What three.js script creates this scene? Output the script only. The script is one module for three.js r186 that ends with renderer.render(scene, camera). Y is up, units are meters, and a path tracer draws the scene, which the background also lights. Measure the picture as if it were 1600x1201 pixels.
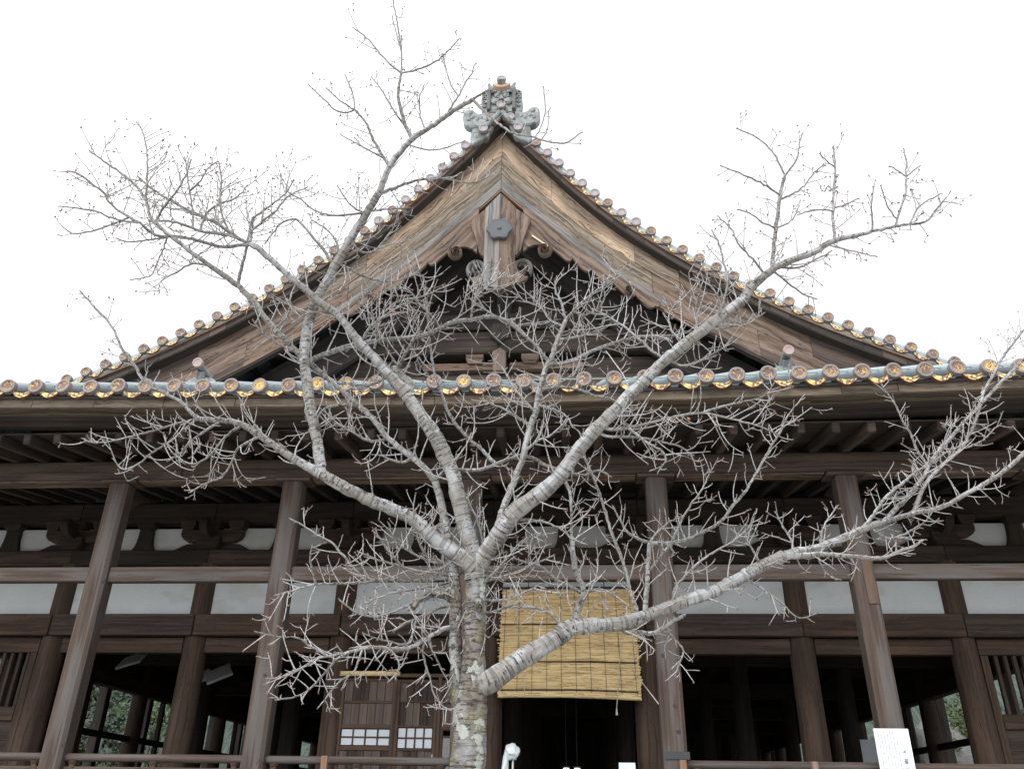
import * as THREE from 'three';
import { mergeGeometries } from 'three/addons/utils/BufferGeometryUtils.js';

// ---------------------------------------------------------------- camera, sky, sun, exposure
const scene = new THREE.Scene();
const EYE = new THREE.Vector3(1.331, 1.6, 10.605), FPX = 1284;
const camera = new THREE.PerspectiveCamera(50.13, 4 / 3, 0.1, 500);
camera.position.copy(EYE);
camera.rotation.set(27.692 * Math.PI / 180, 4.348 * Math.PI / 180, 0.9406 * Math.PI / 180, 'YXZ');
camera.updateMatrixWorld(true);
const renderer = new THREE.WebGLRenderer({ antialias: true });
renderer.toneMapping = THREE.LinearToneMapping;
renderer.toneMappingExposure = 1.13;
renderer.shadowMap.enabled = true;

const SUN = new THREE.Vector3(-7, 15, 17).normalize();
{ // thin overcast: white all over, brightening smoothly towards the veiled sun behind the camera
  const W = 128, H = 64, a = new Float32Array(W * H * 4), d = new THREE.Vector3();
  for (let j = 0; j < H; j++) for (let i = 0; i < W; i++) {
    const el = ((j + 0.5) / H - 0.5) * Math.PI, az = ((i + 0.5) / W - 0.5) * 2 * Math.PI;
    d.set(Math.cos(el) * Math.cos(az), Math.sin(el), Math.cos(el) * Math.sin(az));
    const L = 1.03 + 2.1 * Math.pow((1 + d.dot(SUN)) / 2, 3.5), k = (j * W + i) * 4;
    a[k] = L * 0.985; a[k + 1] = L * 1.0; a[k + 2] = L * 1.03; a[k + 3] = 1;
  }
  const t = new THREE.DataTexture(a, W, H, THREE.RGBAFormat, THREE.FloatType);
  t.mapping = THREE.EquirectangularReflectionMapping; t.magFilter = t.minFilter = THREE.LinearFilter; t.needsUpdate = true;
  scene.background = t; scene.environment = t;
}
const sun = new THREE.DirectionalLight(0xfff6ea, 1.3);
sun.target.position.set(0, 3, 0); sun.position.copy(SUN).multiplyScalar(34).add(sun.target.position);
sun.castShadow = true; sun.shadow.radius = 34; sun.shadow.mapSize.set(2048, 2048);
Object.assign(sun.shadow.camera, { left: -25, right: 25, top: 25, bottom: -25, near: 1, far: 90 });
scene.add(sun, sun.target);

// ---------------------------------------------------------------- helpers
function rngOf(seed) { let s = seed >>> 0; return () => { s = (s + 0x6D2B79F5) | 0; let t = Math.imul(s ^ (s >>> 15), 1 | s); t = (t + Math.imul(t ^ (t >>> 7), 61 | t)) ^ t; return ((t ^ (t >>> 14)) >>> 0) / 4294967296; }; }
const rnd = rngOf(7);
const R = (a, b, r = rnd) => a + (b - a) * r();
const clamp = (x, a = 0, b = 1) => Math.min(b, Math.max(a, x));
const mix = (a, b, t) => a + (b - a) * t;
const sstep = (a, b, x) => { const t = clamp((x - a) / (b - a)); return t * t * (3 - 2 * t); };
function hash(x, y, s) { let h = Math.imul(x, 374761393) + Math.imul(y, 668265263) + Math.imul(s, 1274126177); h = Math.imul(h ^ (h >>> 13), 1274126177); return ((h ^ (h >>> 16)) >>> 0) / 4294967296; }
function vnoise(x, y, px, py, s) { // value noise that repeats every px, py cells
  const xi = Math.floor(x), yi = Math.floor(y), fx = x - xi, fy = y - yi, u = fx * fx * (3 - 2 * fx), v = fy * fy * (3 - 2 * fy);
  const X0 = ((xi % px) + px) % px, X1 = (X0 + 1) % px, Y0 = ((yi % py) + py) % py, Y1 = (Y0 + 1) % py;
  return mix(mix(hash(X0, Y0, s), hash(X1, Y0, s), u), mix(hash(X0, Y1, s), hash(X1, Y1, s), u), v);
}
function fbm(x, y, px, py, s, oct = 4) { let a = 0, w = 0.5, n = 0; for (let o = 0; o < oct; o++) { a += w * vnoise(x, y, px, py, s + o * 17); n += w; x *= 2; y *= 2; px *= 2; py *= 2; w *= 0.5; } return a / n; }
const toS = (c) => { c = clamp(c); return Math.round(255 * (c <= 0.0031308 ? 12.92 * c : 1.055 * Math.pow(c, 1 / 2.4) - 0.055)); };
function texture(W, H, fn) { // fn(u, v) -> [linear r, g, b, height]
  const c = new Uint8Array(W * H * 4), b = new Uint8Array(W * H * 4);
  for (let j = 0; j < H; j++) for (let i = 0; i < W; i++) {
    const [r, g, bl, h] = fn(i / W, j / H), k = (j * W + i) * 4;
    c[k] = toS(r); c[k + 1] = toS(g); c[k + 2] = toS(bl); c[k + 3] = 255;
    b[k] = b[k + 1] = b[k + 2] = Math.round(255 * clamp(h)); b[k + 3] = 255;
  }
  const mk = (d, srgb) => { const t = new THREE.DataTexture(d, W, H, THREE.RGBAFormat); t.wrapS = t.wrapT = THREE.RepeatWrapping; t.magFilter = THREE.LinearFilter; t.minFilter = THREE.LinearMipmapLinearFilter; t.generateMipmaps = true; if (srgb) t.colorSpace = THREE.SRGBColorSpace; t.needsUpdate = true; return t; };
  return [mk(c, true), mk(b, false)];
}
const GU = 2.0, GV = 0.6; // one wood texture covers 2 m along the grain and 0.6 m across
function woodMat(seed, base, dark, streak, o = {}) {
  const { warp = 0.05, fig = 1, crack = 0.5, streakAmt = 0.5, bump = 0.004, rough = 0.86, patch = 0.35, cw = 0.016 } = o;
  const [map, bm] = texture(1024, 384, (u, v) => {
    const w = v + warp * (fbm(u * 3, v * 2, 3, 2, seed) - 0.5) + warp * 0.35 * (fbm(u * 8, v * 6, 8, 6, seed + 3) - 0.5);
    const rings = fbm(u * 2, w * 26, 2, 26, seed + 11, 3), fibre = fbm(u * 22, w * 130, 22, 130, seed + 23, 2);
    const big = fbm(u * 2, w * 5, 2, 5, seed + 31, 4), st = sstep(0.5, 0.66, fbm(u * 2, w * 9, 2, 9, seed + 41, 3));
    const ck = Math.abs(fbm(u * 2, w * 17, 2, 17, seed + 57, 3) - 0.5), c = crack * (1 - sstep(0.0, cw, ck)) * sstep(cw > 0.02 ? 0.40 : 0.46, cw > 0.02 ? 0.52 : 0.6, fbm(u * 5, w * 4, 5, 4, seed + 63, 2));
    const t = clamp(0.5 + fig * ((rings - 0.5) * 1.5 + (fibre - 0.5) * 0.7)), p = 1 + patch * (big - 0.5) * 1.6;
    const k = (1 - 0.82 * c) * p, m = st * streakAmt;
    return [0, 1, 2].map((q) => k * mix(mix(dark[q], base[q], t), streak[q], m)).concat(clamp(0.35 + 0.45 * t + 0.2 * fibre - 0.5 * c));
  });
  return new THREE.MeshStandardMaterial({ map, bumpMap: bm, bumpScale: bump, roughness: rough });
}
const flat = (r, g, b, rough = 0.8, o = {}) => new THREE.MeshStandardMaterial({ color: new THREE.Color().setRGB(r, g, b), roughness: rough, ...o });

const used = {};
const numbered = (n) => { const k = used[n] = (used[n] ?? -1) + 1; return k ? n + '_' + String(k).padStart(3, '0') : n; };
function tag(o, label, category, group, kind) { if (label) o.userData.label = label; if (category) o.userData.category = category; if (group) o.userData.group = group; if (kind) o.userData.kind = kind; return o; }
function thing(name, label, category, pos = [0, 0, 0], group) { const g = new THREE.Group(); g.name = numbered(name); g.position.set(...pos); scene.add(g); return tag(g, label, category, group); }
function piece(parent, name, geo, mat, pos, rot) { const m = new THREE.Mesh(geo, mat); m.name = parent === scene ? numbered(name) : name; m.castShadow = m.receiveShadow = true; if (pos) m.position.set(...pos); if (rot) m.rotation.set(...rot); parent.add(m); return m; }

// every wooden shape gets its grain along axis g (0 x, 1 y, 2 z), in metres, with its own piece of the texture
function grain(geo, g, su = GU, sv = GV) {
  let q = geo.index ? geo.toNonIndexed() : geo; const p = q.attributes.position; if (!q.attributes.normal) q.computeVertexNormals();
  const n = q.attributes.normal, uv = new Float32Array(p.count * 2), ou = rnd() * 7, ov = rnd() * 7, A = [0, 1, 2].filter((k) => k !== g), v = new THREE.Vector3(), m = new THREE.Vector3();
  for (let t = 0; t < p.count; t += 3) {
    m.set(0, 0, 0); for (let k = 0; k < 3; k++) m.add(v.fromBufferAttribute(n, t + k));
    const mm = [Math.abs(m.x), Math.abs(m.y), Math.abs(m.z)];
    for (let k = 0; k < 3; k++) {
      v.fromBufferAttribute(p, t + k); const c = [v.x, v.y, v.z];
      let U, V; if (mm[g] > mm[A[0]] && mm[g] > mm[A[1]]) { U = c[A[0]] * 0.4; V = c[A[1]]; } else { U = c[g]; V = mm[A[0]] > mm[A[1]] ? c[A[1]] : c[A[0]] + 0.31; }
      uv[(t + k) * 2] = U / su + ou; uv[(t + k) * 2 + 1] = V / sv + ov;
    }
  }
  q.setAttribute('uv', new THREE.BufferAttribute(uv, 2)); return q;
}
function fromTris(tris) { const g = new THREE.BufferGeometry(); g.setAttribute('position', new THREE.Float32BufferAttribute(tris.flat(), 3)); g.computeVertexNormals(); return g; }
function cbox(w, h, d, c = 0.01) { // a box with chamfered edges
  const H = [w / 2, h / 2, d / 2]; c = Math.min(c, H[0] * 0.9, H[1] * 0.9, H[2] * 0.9);
  const V = (s, a) => s.map((q, k) => q * (k === a ? H[k] : H[k] - c)), T = [];
  const tri = (a, b, d2, out) => { const n = [(b[1] - a[1]) * (d2[2] - a[2]) - (b[2] - a[2]) * (d2[1] - a[1]), (b[2] - a[2]) * (d2[0] - a[0]) - (b[0] - a[0]) * (d2[2] - a[2]), (b[0] - a[0]) * (d2[1] - a[1]) - (b[1] - a[1]) * (d2[0] - a[0])]; if (n[0] * out[0] + n[1] * out[1] + n[2] * out[2] >= 0) T.push(a, b, d2); else T.push(a, d2, b); };
  const quad = (a, b, e, f, out) => { tri(a, b, e, out); tri(a, e, f, out); };
  for (let a = 0; a < 3; a++) { const [p, q] = [0, 1, 2].filter((k) => k !== a); for (const s of [-1, 1]) { const S = (i, j) => { const r = [0, 0, 0]; r[a] = s; r[p] = i; r[q] = j; return r; }; const o = [0, 0, 0]; o[a] = s; quad(V(S(-1, -1), a), V(S(1, -1), a), V(S(1, 1), a), V(S(-1, 1), a), o); } }
  for (let a = 0; a < 3; a++) { const [p, q] = [0, 1, 2].filter((k) => k !== a); for (const i of [-1, 1]) for (const j of [-1, 1]) { const S = (e) => { const r = [0, 0, 0]; r[a] = e; r[p] = i; r[q] = j; return r; }; const o = [0, 0, 0]; o[p] = i; o[q] = j; quad(V(S(-1), p), V(S(1), p), V(S(1), q), V(S(-1), q), o); } }
  for (const i of [-1, 1]) for (const j of [-1, 1]) for (const k of [-1, 1]) { const s = [i, j, k]; tri(V(s, 0), V(s, 1), V(s, 2), s); }
  return fromTris(T);
}
const wbox = (w, h, d, g, c) => grain(cbox(w, h, d, c), g);
function plank(parent, name, x0, x1, y0, y1, z0, z1, mat, g, c) { return piece(parent, name, wbox(x1 - x0, y1 - y0, z1 - z0, g ?? (x1 - x0 >= y1 - y0 ? (x1 - x0 >= z1 - z0 ? 0 : 2) : (y1 - y0 >= z1 - z0 ? 1 : 2)), c), mat, [(x0 + x1) / 2, (y0 + y1) / 2, (z0 + z1) / 2]); }
// a board that follows a curve in x: top(x), bottom(x), between two depths
function curvedBoard(x0, x1, top, bot, zb, zf, n, ends = true) {
  const T = [], UV = [], ou = rnd() * 5, ov = rnd() * 5; let s = 0; const P = [];
  for (let i = 0; i <= n; i++) { const x = mix(x0, x1, i / n), t = top(x), b = bot(x); if (i) s += Math.hypot(x - P[i - 1].x, (t + b) / 2 - (P[i - 1].t + P[i - 1].b) / 2); P.push({ x, t, b, s }); }
  const q = (a, b, c, d, ua, ub, uc, ud) => { T.push(a, b, c, a, c, d); UV.push(ua, ub, uc, ua, uc, ud); };
  const fl = x1 < x0;
  for (let i = 0; i < n; i++) {
    const a = P[i], b = P[i + 1], A = (p, y, z) => [p.x, y, z], U = (p, v) => [p.s / GU + ou, v / GV + ov], w = (p) => (p.t - p.b) * 0.72, d = zf - zb;
    const F = (...k) => fl ? q(k[3], k[2], k[1], k[0], k[7], k[6], k[5], k[4]) : q(...k);
    F(A(a, a.b, zf), A(b, b.b, zf), A(b, b.t, zf), A(a, a.t, zf), U(a, 0), U(b, 0), U(b, w(b)), U(a, w(a)));
    F(A(a, a.t, zb), A(b, b.t, zb), A(b, b.b, zb), A(a, a.b, zb), U(a, 0), U(b, 0), U(b, w(b)), U(a, w(a)));
    F(A(a, a.t, zf), A(b, b.t, zf), A(b, b.t, zb), A(a, a.t, zb), U(a, 0), U(b, 0), U(b, d), U(a, d));
    F(A(a, a.b, zb), A(b, b.b, zb), A(b, b.b, zf), A(a, a.b, zf), U(a, 0), U(b, 0), U(b, d), U(a, d));
  }
  for (const [p, r] of [[P[0], fl], [P[n], !fl]]) { const k = [[p.x, p.b, zf], [p.x, p.b, zb], [p.x, p.t, zb], [p.x, p.t, zf]], u = [[ou, ov], [ou + 0.1, ov], [ou + 0.1, ov + 1], [ou, ov + 1]]; if (r) q(...k, ...u); else q(k[3], k[2], k[1], k[0], u[3], u[2], u[1], u[0]); }
  const g = fromTris(T); g.setAttribute('uv', new THREE.Float32BufferAttribute(UV.flat(), 2)); return g;
}
function extrude(pts, depth, bevel = 0.01) { const s = pts instanceof THREE.Shape ? pts : new THREE.Shape(pts.map((p) => new THREE.Vector2(p[0], p[1]))); return new THREE.ExtrudeGeometry(s, { depth, bevelEnabled: bevel > 0, bevelSize: bevel, bevelThickness: bevel, bevelSegments: 1, curveSegments: 10 }); }
function bar(a, b, r0, r1, seg = 6) { const A = new THREE.Vector3(...a), B = new THREE.Vector3(...b), d = B.clone().sub(A), g = new THREE.CylinderGeometry(r1, r0, d.length(), seg); g.applyQuaternion(new THREE.Quaternion().setFromUnitVectors(new THREE.Vector3(0, 1, 0), d.clone().normalize())); return g.translate((A.x + B.x) / 2, (A.y + B.y) / 2, (A.z + B.z) / 2); }
// the point of the photograph's line of sight (u, v in its 1600 x 1201 pixels) that lies at depth z
function at(u, v, z) { const d = new THREE.Vector3((u - 800) / FPX, -(v - 600.5) / FPX, -1).applyEuler(camera.rotation), t = (z - EYE.z) / d.z; return new THREE.Vector3().copy(EYE).addScaledVector(d, t); }
const V3 = (x, y, z) => new THREE.Vector3(x, y, z);

// ---------------------------------------------------------------- materials
const M = {
  post: woodMat(101, [0.079, 0.056, 0.044], [0.042, 0.028, 0.023], [0.076, 0.071, 0.069], { warp: 0.03, streakAmt: 0.8, fig: 1.3, crack: 0.9, patch: 0.5 }),
  column: woodMat(131, [0.092, 0.057, 0.039], [0.045, 0.027, 0.018], [0.085, 0.061, 0.049], { warp: 0.09, crack: 0.9, fig: 1.3, patch: 0.6, streakAmt: 0.7 }),
  beam: woodMat(151, [0.065, 0.048, 0.039], [0.032, 0.021, 0.019], [0.081, 0.055, 0.042], { warp: 0.1, crack: 0.9, fig: 1.35, patch: 0.6, streakAmt: 0.7 }),
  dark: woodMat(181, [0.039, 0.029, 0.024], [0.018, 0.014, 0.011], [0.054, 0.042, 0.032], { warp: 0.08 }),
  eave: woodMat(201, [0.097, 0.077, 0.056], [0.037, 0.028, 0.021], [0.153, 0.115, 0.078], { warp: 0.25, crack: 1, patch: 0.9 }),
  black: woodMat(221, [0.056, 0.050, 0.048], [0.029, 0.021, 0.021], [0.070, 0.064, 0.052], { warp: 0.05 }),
  pale: woodMat(241, [0.308, 0.223, 0.155], [0.083, 0.053, 0.034], [0.332, 0.263, 0.200], { warp: 0.3, crack: 1.1, fig: 1.15, bump: 0.008, streakAmt: 0.35, cw: 0.034, patch: 0.75 }),
  pale2: woodMat(261, [0.251, 0.201, 0.148], [0.069, 0.052, 0.038], [0.221, 0.219, 0.207], { warp: 0.25, crack: 1.15, fig: 1.15, bump: 0.008, streakAmt: 0.4, cw: 0.034, patch: 0.75 }),
  blue: woodMat(281, [0.207, 0.226, 0.248], [0.063, 0.059, 0.056], [0.252, 0.214, 0.175], { warp: 0.12, crack: 0.9, streakAmt: 0.5, cw: 0.034, patch: 0.75 }),
  brown: woodMat(301, [0.175, 0.118, 0.084], [0.042, 0.028, 0.021], [0.197, 0.153, 0.126], { warp: 0.25, crack: 1, bump: 0.006, cw: 0.034, patch: 0.75 }),
  rust: woodMat(321, [0.267, 0.144, 0.077], [0.105, 0.058, 0.036], [0.198, 0.171, 0.154], { warp: 0.1, crack: 1, streakAmt: 0.8 }),
  door: woodMat(341, [0.157, 0.126, 0.114], [0.094, 0.071, 0.064], [0.184, 0.119, 0.082], { warp: 0.12, streakAmt: 0.35 }),
  doorFrame: woodMat(361, [0.126, 0.078, 0.052], [0.070, 0.043, 0.031], [0.105, 0.084, 0.073], { warp: 0.04 }),
};
const clayTex = texture(256, 256, (u, v) => { const a = fbm(u * 6, v * 6, 6, 6, 5, 4), f = fbm(u * 40, v * 40, 40, 40, 9, 2), k = 0.75 + 0.5 * a + 0.25 * (f - 0.5), l = sstep(0.6, 0.72, fbm(u * 9, v * 9, 9, 9, 77, 3)); return [0.270 * k + 0.05 * l, 0.315 * k + 0.05 * l, 0.335 * k + 0.03 * l, 0.5 + 0.5 * (f - 0.5)]; });
M.tile = new THREE.MeshStandardMaterial({ map: clayTex[0], bumpMap: clayTex[1], bumpScale: 0.003, roughness: 0.62 });
const oniTex = texture(256, 256, (u, v) => { const a = fbm(u * 7, v * 7, 7, 7, 205, 5), f = fbm(u * 45, v * 45, 45, 45, 209, 2), k = 0.6 + 0.75 * a + 0.35 * (f - 0.5), l = sstep(0.56, 0.66, fbm(u * 11, v * 11, 11, 11, 277, 3)), m = sstep(0.58, 0.68, fbm(u * 6, v * 6, 6, 6, 283, 4)); return [mix(mix(0.205, 0.30, l), 0.13, m) * k, mix(mix(0.235, 0.31, l), 0.14, m) * k, mix(mix(0.245, 0.30, l), 0.13, m) * k, 0.4 * a + 0.6 * f]; });
M.oni = new THREE.MeshStandardMaterial({ map: oniTex[0], bumpMap: oniTex[1], bumpScale: 0.008, roughness: 0.8 });
const discEdge = texture(256, 256, (u, v) => { const a = fbm(u * 5, v * 5, 5, 5, 55, 4), f = fbm(u * 40, v * 40, 40, 40, 59, 2), k = 0.7 + 0.5 * a + 0.3 * (f - 0.5), r = sstep(0.5, 0.62, fbm(u * 4, v * 4, 4, 4, 79, 3)); return [mix(0.150, 0.150, r) * k, mix(0.135, 0.098, r) * k, mix(0.140, 0.090, r) * k, 0.5]; });
M.rim = new THREE.MeshStandardMaterial({ map: discEdge[0], roughness: 0.7 });
const plasterTex = texture(512, 512, (u, v) => { const a = fbm(u * 3, v * 3, 3, 3, 15, 5), f = fbm(u * 60, v * 60, 60, 60, 19, 2), s = sstep(0.56, 0.7, fbm(u * 4, v * 9, 4, 9, 23, 4)), k = 0.9 + 0.2 * (a - 0.5) + 0.05 * (f - 0.5); return [0.65 * k - 0.05 * s, 0.70 * k - 0.06 * s, 0.725 * k - 0.09 * s, 0.5 + 0.4 * (f - 0.5)]; });
M.plaster = new THREE.MeshStandardMaterial({ map: plasterTex[0], bumpMap: plasterTex[1], bumpScale: 0.003, roughness: 0.95 });
const stoneTex = texture(512, 512, (u, v) => { const a = fbm(u * 6, v * 6, 6, 6, 35, 5), f = fbm(u * 70, v * 70, 70, 70, 39, 2), m = sstep(0.58, 0.7, fbm(u * 5, v * 5, 5, 5, 41, 4)), k = 0.65 + 0.5 * a + 0.5 * (f - 0.5); return [mix(0.19, 0.16, m) * k, mix(0.195, 0.17, m) * k, mix(0.19, 0.09, m) * k, f]; });
M.stone = new THREE.MeshStandardMaterial({ map: stoneTex[0], bumpMap: stoneTex[1], bumpScale: 0.02, roughness: 0.95 });
const soilTex = texture(512, 512, (u, v) => { const a = fbm(u * 5, v * 5, 5, 5, 65, 5), f = fbm(u * 90, v * 90, 90, 90, 69, 2), k = 0.75 + 0.35 * a + 0.5 * (f - 0.5); return [0.43 * k, 0.405 * k, 0.365 * k, f]; });
M.soil = new THREE.MeshStandardMaterial({ map: soilTex[0], bumpMap: soilTex[1], bumpScale: 0.01, roughness: 1 });
M.iron = flat(0.045, 0.048, 0.052, 0.55, { metalness: 0.5 });
M.white = flat(0.75, 0.76, 0.76, 0.7);
M.paper = flat(0.74, 0.80, 0.86, 0.8);
M.cord = flat(0.62, 0.58, 0.50, 0.9);
M.copper = flat(0.24, 0.36, 0.33, 0.6);

// gilt that is flaking off dark red clay, with a rubbed character and a ring of beads
function giltTexture(seed, glyph, wear, goldField) {
  const S = 128, B = new Float32Array(S * S);
  const put = (x, y, r) => { for (let j = Math.max(0, Math.floor((y - r) * S)); j < Math.min(S, (y + r) * S); j++) for (let i = Math.max(0, Math.floor((x - r) * S)); i < Math.min(S, (x + r) * S); i++) if (Math.hypot(i / S - x, j / S - y) < r) B[j * S + i] = 1; };
  const line = (x0, y0, x1, y1, r = 0.018) => { for (let t = 0; t <= 1; t += 0.03) put(mix(x0, x1, t), mix(y0, y1, t), r); };
  const strokes = { king: [[0.37, 0.62, 0.63, 0.62], [0.39, 0.5, 0.61, 0.5], [0.35, 0.38, 0.65, 0.38], [0.5, 0.62, 0.5, 0.38]], three: [[0.38, 0.6, 0.62, 0.6], [0.4, 0.5, 0.6, 0.5], [0.36, 0.4, 0.64, 0.4]], jewel: [[0.38, 0.62, 0.62, 0.62], [0.4, 0.51, 0.6, 0.51], [0.36, 0.38, 0.64, 0.38], [0.5, 0.62, 0.5, 0.38], [0.57, 0.45, 0.61, 0.41]], gate: [[0.38, 0.38, 0.38, 0.6], [0.62, 0.38, 0.62, 0.6], [0.38, 0.6, 0.62, 0.6], [0.44, 0.5, 0.56, 0.5]], hand: [[0.4, 0.61, 0.6, 0.61], [0.6, 0.61, 0.5, 0.53], [0.5, 0.53, 0.5, 0.38], [0.5, 0.38, 0.44, 0.39]] };
  for (const s of strokes[glyph] ?? []) line(...s);
  const beads = 16; for (let k = 0; k < beads; k++) { const a = k / beads * 6.283; put(0.5 + 0.235 * Math.cos(a), 0.5 + 0.235 * Math.sin(a), 0.03); }
  for (let a = 0; a < 6.283; a += 0.02) put(0.5 + 0.30 * Math.cos(a), 0.5 + 0.30 * Math.sin(a), 0.013);
  const [map, bump] = texture(S, S, (u, v) => {
    const i = Math.floor(u * S), j = Math.floor(v * S), b = B[j * S + i], r = Math.hypot(u - 0.5, v - 0.5), n = fbm(u * 9, v * 9, 9, 9, seed, 4), n2 = fbm(u * 30, v * 30, 30, 30, seed + 5, 2), lop = fbm(u * 3, v * 3, 3, 3, seed + 9, 2);
    const c = [0.118 + 0.05 * n, 0.070 + 0.04 * n, 0.062 + 0.035 * n], gold = [0.62 + 0.1 * n2, 0.40 + 0.08 * n2, 0.11];
    const g = r < 0.34 && (goldField ? (b ? 0 : 1) : b) && n + 0.5 * lop > wear ? 1 : 0, rim = r > 0.345 ? 1 : 0;
    return [0, 1, 2].map((q) => rim ? [0.165, 0.150, 0.152][q] * (0.75 + 0.5 * n) : mix(c[q], gold[q], g)).concat(clamp(0.3 + (goldField ? 0.4 - 0.4 * b : 0.5 * b) + 0.2 * n2));
  });
  return new THREE.MeshStandardMaterial({ map, bumpMap: bump, bumpScale: 0.006, roughness: 0.55 });
}
const discMats = [giltTexture(1, 'king', 0.56, true), giltTexture(2, 'three', 0.72, false), giltTexture(3, 'jewel', 0.66, false), giltTexture(4, 'gate', 0.60, true), giltTexture(5, 'none', 0.62, false), giltTexture(6, 'hand', 0.70, false), giltTexture(7, 'king', 0.74, true), giltTexture(8, 'three', 0.86, true)];
const paleDiscMats = [texture(128, 128, (u, v) => { const n = fbm(u * 8, v * 8, 8, 8, 401, 4), r = Math.hypot(u - 0.5, v - 0.5), q = 0.8 + 0.5 * n, e = r > 0.27 && r < 0.31 ? 0.65 : 1; return [0.25 * q * e, 0.225 * q * e, 0.235 * q * e, 0.5 + (r > 0.3 ? 0.3 : 0) + 0.2 * n]; })].map(([map, bumpMap]) => new THREE.MeshStandardMaterial({ map, bumpMap, bumpScale: 0.006, roughness: 0.65 }));
const goldTex = [0, 1, 2].map((s) => texture(256, 64, (u, v) => { const n = fbm(u * 10, v * 3, 10, 3, 500 + s * 9, 4), n2 = fbm(u * 30, v * 8, 30, 8, 511 + s, 2), g = sstep(0.40 + s * 0.07, 0.44 + s * 0.07, n + 0.12 * (n2 - 0.5)); return [mix(0.15, 0.72, g), mix(0.085, 0.50, g), mix(0.06, 0.13 + 0.08 * n2, g), 0.5 + 0.3 * g]; }));
const goldMats = goldTex.map(([map, bumpMap]) => new THREE.MeshStandardMaterial({ map, bumpMap, bumpScale: 0.002, roughness: 0.5 }));

// ---------------------------------------------------------------- ground
{
  const g = new THREE.PlaneGeometry(400, 400, 1, 1); g.rotateX(-Math.PI / 2); const uv = g.attributes.uv; for (let i = 0; i < uv.count; i++) uv.setXY(i, uv.getX(i) * 130, uv.getY(i) * 130);
  tag(piece(scene, 'ground', g, M.soil), 'pale sandy ground of the temple court', 'ground', null, 'structure');
}

// ---------------------------------------------------------------- the hall
const S = 2.5, ZI = -3.3, FLOOR = 1.36; // bay, plane of the inner columns, floor height
const hall = thing('temple_hall', 'large weathered timber temple hall with tiled gable roof and open front', 'temple hall');
const sub = (parent, name) => { const g = new THREE.Group(); g.name = name; parent.add(g); return g; };

// floor, foundation and ceiling
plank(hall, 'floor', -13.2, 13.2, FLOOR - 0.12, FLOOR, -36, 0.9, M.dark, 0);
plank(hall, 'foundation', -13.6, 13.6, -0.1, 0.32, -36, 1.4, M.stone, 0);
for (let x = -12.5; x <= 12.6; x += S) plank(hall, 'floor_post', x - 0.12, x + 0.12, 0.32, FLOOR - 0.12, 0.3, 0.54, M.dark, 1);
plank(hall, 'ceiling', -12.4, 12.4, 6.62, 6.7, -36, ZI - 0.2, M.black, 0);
plank(hall, 'added_rear_wall', -12.4, 12.4, FLOOR, 6.6, -35.4, -35.2, M.black, 1);  // added wall: the hall is open here; it blocks daylight at the back

// outer posts with broad chamfers, a cap plate on each
const postGeo = [0, 1, 2, 3].map(() => wbox(0.275, 5.72 - FLOOR, 0.275, 1, 0.042)), capGeo = [0, 1].map(() => wbox(0.5, 0.045, 0.3, 0, 0.008));
for (let i = -5; i <= 5; i++) {
  piece(hall, 'post', postGeo[(i + 5) % 4], M.post, [i * S, (5.72 + FLOOR) / 2 - 0.02, 0]);
  piece(hall, 'cap_plate', capGeo[i & 1], M.beam, [i * S, 5.695, 0]);
}
for (let i = -5; i < 5; i++) plank(hall, 'tie_beam', i * S + 0.136, (i + 1) * S - 0.136, 4.292 + R(-.006, .006), 4.49, -0.06, 0.06, M.post, 0, 0.012);
// a pale patched repair on the post right of the doorway side
piece(hall, 'repair_patch', wbox(0.12, 0.62, 0.02, 1, 0.004), M.doorFrame, [5.04, 4.28, 0.142], [0, 0, 0.02]);
plank(hall, 'hinge_strap', 2.38, 2.66, 2.20, 2.285, 0.138, 0.15, M.iron, 0, 0.003);
// nail heads and plugs
{ const g = new THREE.CylinderGeometry(0.022, 0.022, 0.012, 10); g.rotateX(Math.PI / 2); for (const [x, y] of [[2.43, 3.35], [2.53, 2.78], [2.55, 2.5], [-2.48, 3.1]]) piece(hall, 'plug', g, M.black, [x, y, 0.14]); }

// outer eave beam in several lengths
for (let i = -6, k = 0; i < 6; i += 2, k++) plank(hall, 'eave_beam', i * S + 0.9 * (k ? 1 : 0) - 0.004 * k, (i + 2) * S + 0.9 - 0.01, 5.718 + (k % 2) * 0.006, 6.0, -0.135, 0.13, M.beam, 0, 0.018);
for (let i = -7; i <= 6; i++) plank(hall, 'beam_facing', i * S + 0.27, (i + 1) * S - 0.27, 5.70, 5.717, -0.13, 0.10, M.brown, 0, 0.003);

// rafters, the soffit boards between them and the boards at the eave edge
const RS = 0.165, ry = (z) => 6.0 + (0.13 - z) * RS; // underside of the rafters
const rLen = 4.5, rg = [0, 1, 2, 3, 4].map(() => wbox(0.1, 0.135, rLen, 2, 0.012));
for (let k = -24; k <= 24; k++) { const z = 1.15 - rLen / 2 * Math.cos(RS); piece(hall, 'rafter', rg[(k + 24) % 5], k % 4 ? M.dark : M.beam, [k * S / 6 + 0.05 + R(-.012, .012), ry(z) + 0.068, z], [-Math.atan(RS) * -1, 0, 0]); }
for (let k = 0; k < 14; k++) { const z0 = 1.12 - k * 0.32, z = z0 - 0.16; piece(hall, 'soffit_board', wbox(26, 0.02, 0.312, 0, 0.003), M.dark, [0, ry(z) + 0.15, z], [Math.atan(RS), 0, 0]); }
const rise = (x) => 0.0018 * x * x; // the eave lifts a little towards its ends
const eTop = (z) => 6.31 + (1.75 - z) * 0.5;  // axis of the tile rolls of the lower roof
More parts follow.
